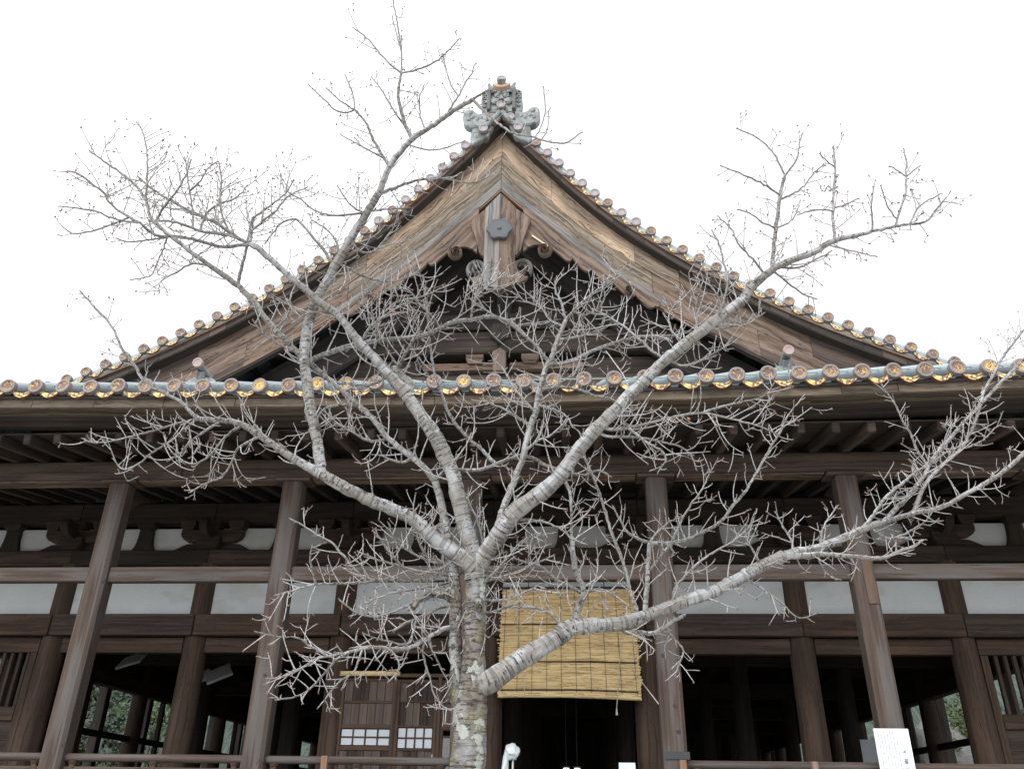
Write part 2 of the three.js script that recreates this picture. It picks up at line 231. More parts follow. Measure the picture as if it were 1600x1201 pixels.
for (const [a, b] of [[-14, -7.2], [-7.2, -3.3], [-3.3, 0.4], [0.4, 4.1], [4.1, 7.4], [7.4, 14]]) {
  const t = (y) => (x) => y + rise(x);
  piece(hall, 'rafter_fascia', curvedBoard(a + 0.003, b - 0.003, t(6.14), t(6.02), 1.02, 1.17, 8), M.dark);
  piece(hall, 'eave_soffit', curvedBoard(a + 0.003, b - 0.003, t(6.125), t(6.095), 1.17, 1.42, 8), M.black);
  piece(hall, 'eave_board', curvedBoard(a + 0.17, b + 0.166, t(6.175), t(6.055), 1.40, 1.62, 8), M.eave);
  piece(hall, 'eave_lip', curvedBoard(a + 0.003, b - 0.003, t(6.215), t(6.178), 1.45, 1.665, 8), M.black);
}
// short boards nailed along the eave face: their joints show
for (let x = -9; x < 9;) { const w = R(0.5, 1.1); piece(hall, 'eave_face_board', curvedBoard(x, x + w - 0.008, (q) => 6.182 + rise(q), (q) => 6.066 + rise(q), 1.62, 1.634 + R(0, 0.008), 3), M.eave); x += w; }

// lower roof: slab, side slopes, tile rolls, pan tiles with gilt edges, round end tiles
{
  const quad4 = (a, b, c, d, th) => { const n = V3().subVectors(V3(...b), V3(...a)).cross(V3().subVectors(V3(...d), V3(...a))).normalize().multiplyScalar(-th), P = [a, b, c, d], Q = P.map((p) => [p[0] + n.x, p[1] + n.y, p[2] + n.z]), T = [], f = (w, x, y, z) => T.push(w, x, y, w, y, z); f(...P); f(Q[3], Q[2], Q[1], Q[0]); for (let i = 0; i < 4; i++) f(P[i], Q[i], Q[(i + 1) % 4], P[(i + 1) % 4]); return grain(fromTris(T), 0, 1.5, 1.5); };
  const e = 6.19, zt = -4.4, yt = e + (1.62 - zt) * 0.5;
  piece(hall, 'lower_roof', quad4([-14.1, e + 0.02, 1.62], [14.1, e + 0.02, 1.62], [8.1, yt, zt], [-8.1, yt, zt], 0.06), M.tile);
  for (const s of [-1, 1]) piece(hall, 'side_roof', quad4([s * 14.1, e, 1.6], [s * 14.1, e, -38], [s * 8.1, yt, -34], [s * 8.1, yt, zt], 0.06), M.tile);
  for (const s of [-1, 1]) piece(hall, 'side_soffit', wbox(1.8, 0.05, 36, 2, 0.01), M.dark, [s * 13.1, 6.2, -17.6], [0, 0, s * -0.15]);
}
function rollGeo(len, r, step) { // half-buried round tiles laid end to end, each lapping the next
  const P = []; for (let z = 0; z < len - 0.001; z += step) { P.push([r, z], [r, z + step - 0.012], [r * 0.93, z + step - 0.006], [r * 0.93, z + step - 0.001]); }
  const g = new THREE.LatheGeometry(P.map(([a, b]) => new THREE.Vector2(a, b)), 10); g.rotateX(-Math.PI / 2); return g;
}
const discGeo = (() => { const g = new THREE.LatheGeometry([[0.0001, 0], [0.064, 0.001], [0.068, 0.012], [0.09, 0.014], [0.098, 0.006], [0.098, -0.06]].map(([a, b]) => new THREE.Vector2(a, b)), 24); g.rotateX(Math.PI / 2); const p = g.attributes.position, uv = g.attributes.uv; for (let i = 0; i < p.count; i++) uv.setXY(i, 0.5 + p.getX(i) / 0.2, 0.5 + p.getY(i) / 0.2); return g; })();
function panGeo(w, sag, h, d) { // a concave pan tile: its front edge is a sagging crescent
  const n = 10, T = [], UV = [], top = (t) => -sag * Math.sin(Math.PI * t), q = (a, b, c, e, u) => { T.push(a, b, c, a, c, e); UV.push(u[0], u[1], u[2], u[0], u[2], u[3]); };
  for (let i = 0; i < n; i++) {
    const a = i / n, b = (i + 1) / n, xa = (a - 0.5) * w, xb = (b - 0.5) * w, ha = h * (0.55 + 0.45 * Math.sin(Math.PI * a)), hb = h * (0.55 + 0.45 * Math.sin(Math.PI * b)), ya = top(a), yb = top(b);
    q([xa, ya - ha, 0], [xb, yb - hb, 0], [xb, yb, 0], [xa, ya, 0], [[a, 0], [b, 0], [b, 1], [a, 1]]);
    q([xa, ya, 0], [xb, yb, 0], [xb, yb, -d], [xa, ya, -d], [[0.01, 0], [0.02, 0], [0.02, 0.1], [0.01, 0.1]]);
    q([xa, ya - ha, -d], [xb, yb - hb, -d], [xb, yb - hb, 0], [xa, ya - ha, 0], [[0.01, 0], [0.02, 0], [0.02, 0.1], [0.01, 0.1]]);
  }
  const g = fromTris(T); g.setAttribute('uv', new THREE.Float32BufferAttribute(UV.flat(), 2)); return g;
}
const eaves = sub(hall, 'eave_tiles'), SL = Math.atan(0.5);
const PITCH = 0.3675, X0 = 0.065, roll = rollGeo(4.5, 0.078, 0.34), pan = panGeo(PITCH - 0.10, 0.05, 0.062, 0.4), panBack = grain(cbox(PITCH, 0.02, 4.4, 0.004), 2);
for (let k = -37; k <= 37; k++) {
  const x = X0 + k * PITCH, y = eTop(1.75) + rise(x), h = hash(k + 50, 3, 9), dm = Math.abs(x) > 9.5 ? 4 : Math.floor(h * discMats.length);
  piece(eaves, 'end_tile', discGeo, discMats[dm], [x, y + (h - 0.5) * 0.022, 1.755 + R(-.012, .012)], [R(-.09, .09), R(-.09, .09), R(-.5, .5)]);
  piece(eaves, 'roll_tile', roll, M.tile, [x, y, 1.70], [SL, 0, 0]);
  piece(eaves, 'pan_tile', pan, goldMats[k & 1 ? 0 : (k % 3 ? 1 : 2)], [x + PITCH / 2, y - 0.032, 1.715], [0.04, 0, R(-.02, .02)]);
}
{ // thin cable along the eave
  const c = new THREE.CatmullRomCurve3([-7, -4, -1.5, 0.4, 2.6, 5, 7.5].map((x, i) => V3(x, 6.44 + rise(x) + (i % 2) * 0.012, 1.5)));
  piece(hall, 'cable', new THREE.TubeGeometry(c, 60, 0.008, 5), M.copper);
}

// inner line of round columns with its beams, brackets and plaster
const colLo = grain(new THREE.CylinderGeometry(0.195, 0.215, 4.18 - FLOOR, 20), 1), colHi = grain(new THREE.CylinderGeometry(0.19, 0.195, 1.25, 20), 1), colLo2 = grain(new THREE.CylinderGeometry(0.195, 0.215, 4.18 - FLOOR, 20), 1);
const inCol = (x, z, m = M.column) => { piece(hall, 'column', hash(Math.round(x * 2), Math.round(z * 3), 4) > 0.5 ? colLo : colLo2, m, [x, (4.18 + FLOOR) / 2, z], [0, x * 1.7 + z, 0]); piece(hall, 'column_head', colHi, m, [x, 4.8, z], [0, x + 2 * z, 0]); };
for (let i = -4; i <= 4; i++) inCol(i * S, ZI);
for (let i = -4; i < 4; i++) {
  const a = i * S, b = a + S;
  piece(hall, 'plaster_panel', grain(cbox(S - 0.32, 0.62, 0.08, 0.005), 0, 2, 2), M.plaster, [a + S / 2, 4.83, ZI + 0.02]);
  plank(hall, 'head_beam', a + 0.002, b - 0.002, 5.40 + (i & 1) * 0.004, 5.665, ZI - 0.1, ZI + 0.17, i % 2 ? M.dark : M.beam, 0, 0.012);
  plank(hall, 'upper_lintel', a + 0.17, b - 0.17, 5.115, 5.40, ZI - 0.07, ZI + 0.09, M.dark, 0);
  plank(hall, 'lintel_beam', a + (i === -4 ? -0.2 : 0.004) + R(-.01, .01) + 0.012, b - 0.002, 4.185, 4.535, ZI + 0.12, ZI + 0.27, i % 2 ? M.beam : M.column, 0, 0.012);
  plank(hall, 'lower_lintel', a + 0.19, b - 0.19, 3.935, 4.18, ZI - 0.09, ZI + 0.09, M.column, 0, 0.01);
  piece(hall, 'frieze_plaster', grain(cbox(S, 0.46, 0.06, 0.005), 0, 2, 2), M.plaster, [a + S / 2, 5.86, ZI]);
  plank(hall, 'inner_eave_beam', a + 0.003, b - 0.003, 6.17, 6.52, ZI - 0.12, ZI + 0.18, M.dark, 0, 0.012);
  { // flared strut in the middle of the bay, with its bearing block
    const s = new THREE.Shape(); s.moveTo(-0.21, 0); s.bezierCurveTo(-0.14, 0.04, -0.12, 0.2, -0.12, 0.36); s.lineTo(0.12, 0.36); s.bezierCurveTo(0.12, 0.2, 0.14, 0.04, 0.21, 0); s.closePath();
    const st = piece(hall, 'strut', grain(extrude(s, 0.09, 0.006), 1), M.dark, [a + S / 2, 5.668, ZI + 0.03]);
    piece(st, 'bearing_block', grain(blockGeo(0.3, 0.13, 0.22), 0), M.dark, [0, 0.43, 0.05]);
  }
}
function blockGeo(w, h, d) { // bearing block: square above, hollowed taper below
  const s = new THREE.Shape(); s.moveTo(-w / 2, h / 2); s.lineTo(w / 2, h / 2); s.lineTo(w / 2, 0); s.quadraticCurveTo(w * 0.4, -h * 0.3, w * 0.33, -h / 2); s.lineTo(-w * 0.33, -h / 2); s.quadraticCurveTo(-w * 0.4, -h * 0.3, -w / 2, 0); s.closePath();
  return extrude(s, d, 0.004).translate(0, 0, -d / 2);
}
{
  const arm = new THREE.Shape(); arm.moveTo(-0.55, 0.2); arm.lineTo(0.55, 0.2); arm.lineTo(0.55, 0.12); arm.bezierCurveTo(0.5, 0.02, 0.42, 0, 0.3, 0); arm.lineTo(-0.3, 0); arm.bezierCurveTo(-0.42, 0, -0.5, 0.02, -0.55, 0.12); arm.closePath();
  const armG = grain(extrude(arm, 0.13, 0.008), 0), big = grain(blockGeo(0.4, 0.2, 0.4), 0), small = grain(blockGeo(0.27, 0.15, 0.24), 0), curl = new THREE.Shape();
  curl.moveTo(-0.1, -0.13); curl.bezierCurveTo(0.02, -0.16, 0.16, -0.1, 0.2, 0.02); curl.bezierCurveTo(0.23, 0.12, 0.12, 0.18, 0.06, 0.12); curl.lineTo(-0.1, 0.13); curl.closePath();
  const nose = grain(extrude(curl, 0.12, 0.01).translate(0, 0, -0.06).rotateY(-Math.PI / 2), 2), plate = new THREE.Shape(); plate.moveTo(-0.78, 0); plate.bezierCurveTo(-0.6, 0.02, -0.55, 0.12, -0.42, 0.12); plate.lineTo(0.42, 0.12); plate.bezierCurveTo(0.55, 0.12, 0.6, 0.02, 0.78, 0); plate.closePath();
  const plateG = grain(extrude(plate, 0.04, 0.004), 0);
  for (let i = -4; i <= 4; i++) {
    const b = sub(hall, 'bracket'); b.position.set(i * S, 5.668, ZI + 0.05);
    piece(b, 'base_block', big, M.dark, [0, 0.1, 0.06]); piece(b, 'bracket_arm', armG, M.beam, [0, 0.14, 0.02]); piece(b, 'mount', plateG, M.dark, [0, 0, -0.01]);
    for (const x of [-0.44, 0, 0.44]) piece(b, 'bearing_block', small, M.beam, [x, 0.425, 0.08]);
    piece(b, 'carved_nose', nose, M.dark, [0, 0.3, 0.36]);
  }
}
// beams that tie each outer post to its column, with a curved bracket under them
{
  const br = new THREE.Shape(); br.moveTo(0, 0); br.lineTo(0, 0.34); br.lineTo(0.62, 0.34); br.bezierCurveTo(0.42, 0.26, 0.2, 0.2, 0.12, 0); br.closePath();
  const g = grain(extrude(br, 0.1, 0.008).translate(0, 0, -0.05).rotateY(Math.PI / 2), 2);
  for (let i = -5; i <= 5; i++) { piece(hall, 'knee_bracket', g, M.dark, [i * S, 5.36, -0.15]); }
}
// side rows and inner rows of columns, side beams and rails
for (const x of [-10, 10]) for (let k = 1; k <= 11; k++) {
  inCol(x, ZI - k * 2.75);
  plank(hall, 'side_lintel', x - 0.14, x + 0.14, 4.25, 4.53, ZI - k * 2.75 + 0.01, ZI - (k - 1) * 2.75 - 0.01, M.column, 2);
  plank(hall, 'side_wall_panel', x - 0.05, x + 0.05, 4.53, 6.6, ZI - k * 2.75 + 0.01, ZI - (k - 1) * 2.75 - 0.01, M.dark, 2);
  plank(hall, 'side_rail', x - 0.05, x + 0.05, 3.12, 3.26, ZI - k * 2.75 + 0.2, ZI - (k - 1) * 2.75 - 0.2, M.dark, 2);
  if (k % 2 === 0) plank(hall, 'side_post', x - 0.06, x + 0.06, FLOOR, 4.25, ZI - (k - 0.5) * 2.75 - 0.06, ZI - (k - 0.5) * 2.75 + 0.06, M.dark, 1);
}
for (const x of [-12.5, 12.5]) for (let k = 0; k <= 11; k++) {
  plank(hall, 'side_outer_post', x - 0.13, x + 0.13, FLOOR, 5.7, ZI - k * 2.75 - 0.13, ZI - k * 2.75 + 0.13, M.post, 1);
  plank(hall, 'side_hand_rail', x - 0.04, x + 0.04, 2.1, 2.19, ZI - k * 2.75 - 2.6, ZI - k * 2.75 - 0.14, M.post, 2);
}
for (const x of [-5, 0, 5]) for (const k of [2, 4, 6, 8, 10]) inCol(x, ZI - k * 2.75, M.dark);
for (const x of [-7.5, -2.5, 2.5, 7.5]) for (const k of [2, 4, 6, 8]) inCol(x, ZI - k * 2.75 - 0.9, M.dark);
for (const k of [2, 4, 6, 8]) plank(hall, 'cross_beam', -10, 10, 4.6, 5.0, ZI - k * 2.75 - 0.12, ZI - k * 2.75 + 0.12, M.dark, 0);
for (const x of [-5, 5]) plank(hall, 'long_beam', x - 0.14, x + 0.14, 5.0, 5.36, -34, ZI, M.dark, 2);
for (const x of [-9.6, 9.6]) for (let k = 0; k < 22; k++) plank(hall, 'ceiling_board', x - 1.4, x + 1.4, 4.95 + 0, 4.97, ZI - 1 - k * 0.62, ZI - 0.42 - k * 0.62, M.dark, 0, 0.004);

// barred windows with boards below, in the end bays
for (const s of [-1, 1]) {
  const w = sub(hall, 'barred_window'), a = s > 0 ? 7.5 : -10, p = (...k) => plank(w, ...k);
  p('jamb', a + 0.2, a + 0.32, FLOOR, 3.93, ZI - 0.06, ZI + 0.08, M.column, 1); p('jamb', a + S - 0.32, a + S - 0.2, FLOOR, 3.93, ZI - 0.06, ZI + 0.08, M.column, 1);
  p('sill', a + 0.32, a + S - 0.32, 2.86, 3.07, ZI - 0.07, ZI + 0.09, M.column, 0);
  for (let k = 0; k < 13; k++) { const x = a + 0.42 + k * 0.14; p('slat', x, x + 0.055, 3.07, 3.93, ZI - 0.02, ZI + 0.05, M.beam, 1, 0.004); }
  for (let k = 0; k < 5; k++) p('board', a + 0.32, a + S - 0.32, 2.86 - (k + 1) * 0.3 + 0.006, 2.86 - k * 0.3, ZI - 0.03, ZI + 0.03 + (k & 1) * 0.006, M.beam, 0, 0.004);
}
// pale boards hung under the ceiling inside
for (const [x, y, z, r] of [[-5.66, 4.0, -6, 0.5], [-7.7, 4.32, -6.4, 0.2], [-6.55, 4.05, -7, 0.3]]) piece(hall, 'hung_board', cbox(0.5, 0.05, 0.6, 0.006), M.plaster, [x, y, z], [0.5, r, 0.25]);

// ---------------------------------------------------------------- the gable
const GX = 0.06, VZ = -2.0; // axis of the gable, plane of the verge tiles
const dCtl = [[0, 14.82], [0.45, 14.2], [0.91, 13.62], [1.6, 12.77], [2.34, 11.99], [3.18, 11.26], [4.02, 10.63], [4.88, 10.04], [5.8, 9.5], [6.75, 9.02], [7.7, 8.58], [8.6, 8.2]];
const dv = (x) => { // height of the tile discs above half-width x, smooth through the control points
  x = Math.abs(x); let i = 0; while (i < dCtl.length - 2 && x > dCtl[i + 1][0]) i++;
  const P = (k) => dCtl[Math.max(0, Math.min(dCtl.length - 1, k))], sl = (k) => (P(k + 1)[1] - P(k - 1)[1]) / Math.max(1e-6, P(k + 1)[0] - P(k - 1)[0]), [xa, ya] = P(i), [xb, yb] = P(i + 1), w = xb - xa, t = (x - xa) / w;
  const ma = sl(i) * w, mb = sl(i + 1) * w, t2 = t * t, t3 = t2 * t; return (2 * t3 - 3 * t2 + 1) * ya + (t3 - 2 * t2 + t) * ma + (-2 * t3 + 3 * t2) * yb + (t3 - t2) * mb;
};
const lowCtl = [[0, -1.93], [0.59, -1.77], [1.08, -1.64], [1.92, -1.50], [2.33, -1.44], [4.24, -1.33], [4.97, -1.30], [8.6, -1.2]];
const low = (x) => { x = Math.abs(x); let i = 0; while (i < lowCtl.length - 2 && x > lowCtl[i + 1][0]) i++; return dv(x) + mix(lowCtl[i][1], lowCtl[i + 1][1], (x - lowCtl[i][0]) / (lowCtl[i + 1][0] - lowCtl[i][0])); };
const gx = (g) => (g.translate(GX, 0, 0), g);
for (const s of [-1, 1]) {
  const cb = (a, b, t, bo, zb, zf, n) => gx(curvedBoard(s * a, s * b, t, bo, zb, zf, n)), d = (k) => (x) => dv(x) + k;
  const ups = sub(hall, 'upper_roof_side');
  piece(ups, 'roof_bed', cb(0, 8.4, d(-0.02), d(-0.17), -34, -2.06, 24), M.tile);
  // tile edge: end discs, gilt pans and the long round course behind them
  let x = 0.30, acc = 0; const st = 0.362;
  while (x < 8.2) {
    const sl = (dv(x + 0.05) - dv(x - 0.05)) / 0.1, k = Math.round(acc * 10), y = dv(x), h = hash(k, s + 5, 31), X = GX + s * x, pal = x < 2.9 && h < 0.9 - Math.max(0, x - 1.6) * 0.5;
    if (x > 0.6) piece(ups, 'end_tile', discGeo, pal ? paleDiscMats[0] : discMats[[1, 2, 5, 7, 4, 1, 2, 7][Math.floor(hash(k, s + 9, 77) * 8)]], [X, y, VZ + 0.004], [R(-.05, .05), R(-.05, .05), R(-.4, .4)]);
    if (x > 0.6) piece(ups, 'roll_tile', vergeRoll(), M.tile, [X, y, VZ - 0.05]);
    const xm = x + st * 0.5 / Math.hypot(1, sl), ym = dv(xm), sm = (dv(xm + 0.05) - dv(xm - 0.05)) / 0.1;
    piece(ups, 'pan_tile', panV(), x < 1.2 ? M.rim : x < 4 ? goldMats[2] : goldMats[1 + k % 2], [GX + s * xm, ym - 0.06, VZ - 0.02], [0, 0, s * Math.atan(sm)]);
    x += st / Math.hypot(1, sl); acc += st;
  }
  const cr = (off, z) => { const P = []; for (let q = 0.12; q < 8.3; q += 0.2) P.push(V3(GX + s * q, dv(q) + off, z)); return new THREE.CatmullRomCurve3(P); };
  piece(ups, 'edge_course', new THREE.TubeGeometry(cr(0.03, VZ - 0.20), 120, 0.075, 9), M.tile);
  piece(ups, 'lower_course', new THREE.TubeGeometry(cr(-0.085, VZ - 0.10), 120, 0.045, 7), M.tile);
  // wooden edge under the tiles
  const edge = sub(hall, 'verge_edge');
  for (const [a, b] of [[0.02, 1.9], [1.9, 4.3], [4.3, 6.4], [6.4, 8.4]]) {
    piece(edge, 'edge_lath', cb(a, b - 0.004, d(-0.165), d(-0.225), -2.3, -2.045, 10), a < 1 ? M.rust : M.brown);
    piece(edge, 'edge_board', cb(a, b - 0.004, d(-0.228), d(-0.37), -2.34, -2.10, 10), M.dark);
  }
  for (let q = 0.2; q < 7.9;) { const w = R(0.3, 0.62), sl = Math.hypot(1, (dv(q + 0.05) - dv(q - 0.05)) / 0.1), e = q + w / sl; piece(edge, 'edge_shingle', cb(q, e - 0.006, d(-0.215), d(-0.345 - R(0, 0.012)), -2.102, -2.092 + R(0, 0.010), 3), hash(Math.round(q * 50), s, 3) > 0.6 ? M.beam : M.dark); q = e; }
  // bargeboard: two wide planks one above the other, each in lengths, and a moulding below
  const bb = sub(hall, 'bargeboard'), mid = (x) => mix(dv(x) - 0.36, low(x), 0.42 + 0.05 * Math.sin(x * 1.3)), sp = (x) => mix(dv(x) - 0.36, low(x), 0.84);
  for (const [a, b, m, z] of [[0.004, 1.02, M.pale, 0], [1.025, 2.6, M.pale, 0.004], [2.606, 3.4, M.pale2, 0.016], [3.405, 5.6, M.brown, 0], [5.605, 8.4, M.beam, 0.006]]) piece(bb, 'upper_plank', cb(a, b, d(-0.36), (x) => mid(x) + 0.008, -2.42, -2.30 + z, 10), m);
  for (const [a, b, m, z] of [[0.004, 2.9, M.pale2, 0.006], [2.905, 4.7, M.brown, 0.01], [4.705, 8.4, M.brown, 0.004]]) piece(bb, 'lower_plank', cb(a, b - 0.003, mid, (x) => sp(x) + 0.006, -2.42, -2.305 + z, 10), m);
  for (const [a, b, m] of [[0.004, 3.1, M.blue], [3.1, 4.7, M.brown], [4.7, 8.4, M.beam]]) piece(bb, 'lower_moulding', cb(a, b - 0.003, sp, low, -2.42, -2.285, 10), m);
  for (const [a, b, m] of [[0.004, 2.0, M.rust], [2.0, 3.6, M.rust], [3.6, 8.4, M.dark]]) piece(bb, 'lower_lath', cb(a, b - 0.003, (x) => low(x) + 0.002, (x) => low(x) - 0.045, -2.42, -2.30, 10), m);
  // underside of the roof behind the board: purlins and boards
  for (let q = 0.7; q < 7.5; q += 0.55) piece(hall, 'purlin', wbox(0.12, 0.14, 2.6, 2, 0.01), M.black, [GX + s * q, dv(q) - 0.3, -3.6], [0, 0, s * Math.atan((dv(q + .05) - dv(q - .05)) / 0.1)]);
  // inner bargeboard set back against the wall
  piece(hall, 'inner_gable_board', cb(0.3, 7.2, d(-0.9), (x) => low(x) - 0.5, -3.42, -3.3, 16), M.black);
}
function vergeRoll() { return vergeRoll.g ??= new THREE.CylinderGeometry(0.074, 0.074, 0.3, 12).rotateX(Math.PI / 2).translate(0, 0, -0.1); }
function panV() { return panV.g ??= panGeo(0.30, 0.055, 0.055, 0.3); }
{ const P = [V3(GX, 14.74, -2.0), V3(GX, 14.74, -33.5)]; piece(hall, 'roof_ridge', grain(cbox(0.55, 0.9, 31, 0.05), 2, 1.5, 1.5), M.tile, [GX, 14.9, -18]); }

// pendant: a ridged plank with wings and curled scrolls, a six-lobed boss
{
  const pen = sub(hall, 'gable_pendant'); pen.position.set(GX + 0.015, 0, -2.27);
  const Y = (v) => 12.60 - (v - 303) * 0.01535;
  for (const s of [-1, 1]) {
    const f = (g) => { if (s < 0) { g = g.index ? g.toNonIndexed() : g; g.scale(-1, 1, 1); const p = g.attributes.position; for (let i = 0; i < p.count; i += 3) for (const A of Object.values(g.attributes)) { for (let c = 0; c < A.itemSize; c++) { const t = A.array[(i + 1) * A.itemSize + c]; A.array[(i + 1) * A.itemSize + c] = A.array[(i + 2) * A.itemSize + c]; A.array[(i + 2) * A.itemSize + c] = t; } } g.computeVertexNormals(); } return g; };
    const main = extrude([[0.002, Y(304)], [0.295, Y(323)], [0.295, Y(436)], [0.27, Y(444)], [0.2, Y(446)], [0.11, Y(449)], [0.05, Y(453)], [0.002, Y(457)]], 0.1, 0.006);
    { const p = main.attributes.position; for (let i = 0; i < p.count; i++) if (p.getZ(i) > 0.05) p.setZ(i, p.getZ(i) + 0.1 * (1 - clamp(p.getX(i) / 0.3))); main.computeVertexNormals(); } // the two planks meet in a ridge
    piece(pen, 'plank', f(grain(main, 1)), s > 0 ? M.brown : M.blue);
    const w = new THREE.Shape(); w.moveTo(0.30, Y(323)); w.lineTo(0.58, Y(341)); w.lineTo(0.60, Y(345)); w.bezierCurveTo(0.52, Y(360), 0.46, Y(370), 0.42, Y(384)); w.bezierCurveTo(0.40, Y(392), 0.36, Y(397), 0.30, Y(398)); w.closePath();
    piece(pen, 'wing', f(grain(extrude(w, 0.08, 0.006), 1)), M.brown);
    piece(pen, 'scroll', scroll(0.43 * s, 10.86, 0.225, -s, 0), M.blue, [0, 0, 0.0]);
    piece(pen, 'scroll', scroll(0.86 * s, 11.30, 0.175, -s, 1), M.brown, [0, 0, -0.03]);
    { // stalk of the lower scroll back to the plank, and the fin along the board
      const k = extrude([[0.28, 10.86], [0.44, 10.66], [0.55, 10.64], [0.5, 10.56], [0.38, 10.5], [0.28, 10.52]], 0.08, 0.006); piece(pen, 'scroll_foot', f(grain(k, 1)), M.brown);
      const fin = new THREE.Shape(), T = (x) => low(x) + 0.03, N = 14; fin.moveTo(0.45, Y(371)); for (let i = 0; i <= N; i++) { const x = mix(0.45, 3.0, i / N); fin.lineTo(x, T(x)); }
      const B = [[2.9, -0.12], [2.75, -0.24], [2.55, -0.14], [2.4, -0.30], [2.15, -0.2], [2.0, -0.34], [1.75, -0.24], [1.6, -0.4], [1.4, -0.33], [1.25, -0.5], [1.06, -0.5]]; for (let i = 0; i < B.length; i++) { const [x, o] = B[i], [px, po] = i ? B[i - 1] : [3, 0]; fin.quadraticCurveTo((x + px) / 2 + 0.03, low((x + px) / 2) + Math.min(o, po) - 0.02, x, low(x) + o); }
      fin.lineTo(0.85, 11.42); fin.quadraticCurveTo(0.6, 11.5, 0.45, 11.28); fin.closePath();
      const fg = grain(extrude(fin, 0.06, 0.004), 0), fp = fg.attributes.position, fu = fg.attributes.uv; for (let i = 0; i < fp.count; i++) fu.setXY(i, fp.getX(i) * 1.35 / GU + 0.3 + s, (fp.getY(i) - low(fp.getX(i))) * 0.8 / GV + fp.getZ(i));
      piece(pen, 'fin', f(fg), M.brown, [0, 0, -0.06]);
      piece(pen, 'leaf_boss', scroll(s * 2.42, low(2.42) - 0.2, 0.1, -s, 0), M.brown, [0, 0, -0.02]);
    }
  }
  function scroll(cx, cy, r, dir, flip) { // one band that curls in on itself
    const out = [], inn = [], N = 30, k = flip ? -1 : 1; for (let i = 0; i <= N; i++) { const t = i / N, a = 1.25 * Math.PI - t * 3.3 * Math.PI, ro = r * (1 - 0.78 * t), ri = ro - r * 0.40 * (1 - 0.6 * t); out.push([cx - dir * k * ro * Math.cos(a) * -1 * k, cy + 1.1 * ro * Math.sin(a) * (flip ? -1 : 1)]); inn.push([cx - dir * Math.max(0.01, ri) * Math.cos(a) * -1, cy + 1.1 * Math.max(0.01, ri) * Math.sin(a) * (flip ? -1 : 1)]); }
    const T = [], zf = 0.10, q = (a, b, c, d) => T.push(a, b, c, a, c, d);
    for (let i = 0; i < N; i++) { const a = out[i], b = out[i + 1], c = inn[i + 1], d = inn[i], m = (p, z) => [p[0], p[1], z], h = (u, w) => [(u[0] + w[0]) / 2, (u[1] + w[1]) / 2], e1 = h(a, d), e2 = h(b, c); q(m(a, zf - 0.03), m(b, zf - 0.03), m(e2, zf + 0.03), m(e1, zf + 0.03)); q(m(e1, zf + 0.03), m(e2, zf + 0.03), m(c, zf - 0.03), m(d, zf - 0.03)); q(m(a, zf - 0.03), m(a, -0.02), m(b, -0.02), m(b, zf - 0.03)); q(m(d, zf - 0.03), m(c, zf - 0.03), m(c, -0.02), m(d, -0.02)); }
    return grain(fromTris(T), 1);
  }
  const bs = new THREE.Shape(); for (let i = 0; i < 72; i++) { const a = i / 72 * 6.2832, r = 0.225 + 0.02 * Math.cos(6 * a + Math.PI); i ? bs.lineTo(r * Math.sin(a), r * Math.cos(a) * 1.0) : bs.moveTo(r * Math.sin(a), r * Math.cos(a)); }
  for (let k = 0; k < 6; k++) { const a = (k + 0.5) / 6 * 6.2832, h = new THREE.Path(); h.absellipse(0.135 * Math.sin(a), 0.135 * Math.cos(a), 0.052, 0.052, 0, 6.2832); bs.holes.push(h); }
  const boss = piece(pen, 'boss', extrude(bs, 0.05, 0.014), M.iron2 ??= flat(0.085, 0.092, 0.098, 0.8), [0, 11.655, 0.215]);
  piece(boss, 'back_disc', new THREE.CylinderGeometry(0.19, 0.19, 0.012, 20).rotateX(Math.PI / 2), M.black, [0, 0, -0.006]); piece(boss, 'petal_ring', new THREE.TorusGeometry(0.205, 0.014, 6, 36), M.iron2, [0, 0, 0.055]);
  piece(boss, 'stud', new THREE.SphereGeometry(0.05, 14, 8).scale(1, 1, 0.7), M.iron2, [0, 0, 0.06]);
  piece(pen, 'rod', bar([0, 11.86, 0.215], [0, 12.5, 0.205], 0.016, 0.012), M.iron2);
  piece(pen, 'broken_edge', cbox(0.42, 0.03, 0.02, 0.004), M.white.clone(), [0.78, 11.50, 0.03], [0, 0, -0.72]).material.color.setRGB(0.55, 0.47, 0.38);
}

// wall of the gable behind it
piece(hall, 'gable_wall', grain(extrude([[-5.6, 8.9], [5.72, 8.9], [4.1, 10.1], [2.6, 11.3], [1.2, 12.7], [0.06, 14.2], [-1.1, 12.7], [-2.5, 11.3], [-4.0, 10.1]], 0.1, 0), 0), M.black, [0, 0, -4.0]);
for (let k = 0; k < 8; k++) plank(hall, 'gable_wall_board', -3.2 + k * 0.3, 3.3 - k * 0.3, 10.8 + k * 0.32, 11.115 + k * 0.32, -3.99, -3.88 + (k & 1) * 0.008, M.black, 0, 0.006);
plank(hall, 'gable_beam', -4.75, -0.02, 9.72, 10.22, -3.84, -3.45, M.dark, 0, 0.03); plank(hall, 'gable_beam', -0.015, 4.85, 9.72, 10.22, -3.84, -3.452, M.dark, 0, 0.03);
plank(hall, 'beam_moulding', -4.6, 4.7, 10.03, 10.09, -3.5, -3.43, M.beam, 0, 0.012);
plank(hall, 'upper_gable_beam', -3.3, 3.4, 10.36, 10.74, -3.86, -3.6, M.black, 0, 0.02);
plank(hall, 'king_strut', GX - 0.16, GX + 0.16, 10.22, 12.4, -3.85, -3.62, M.black, 1, 0.02);
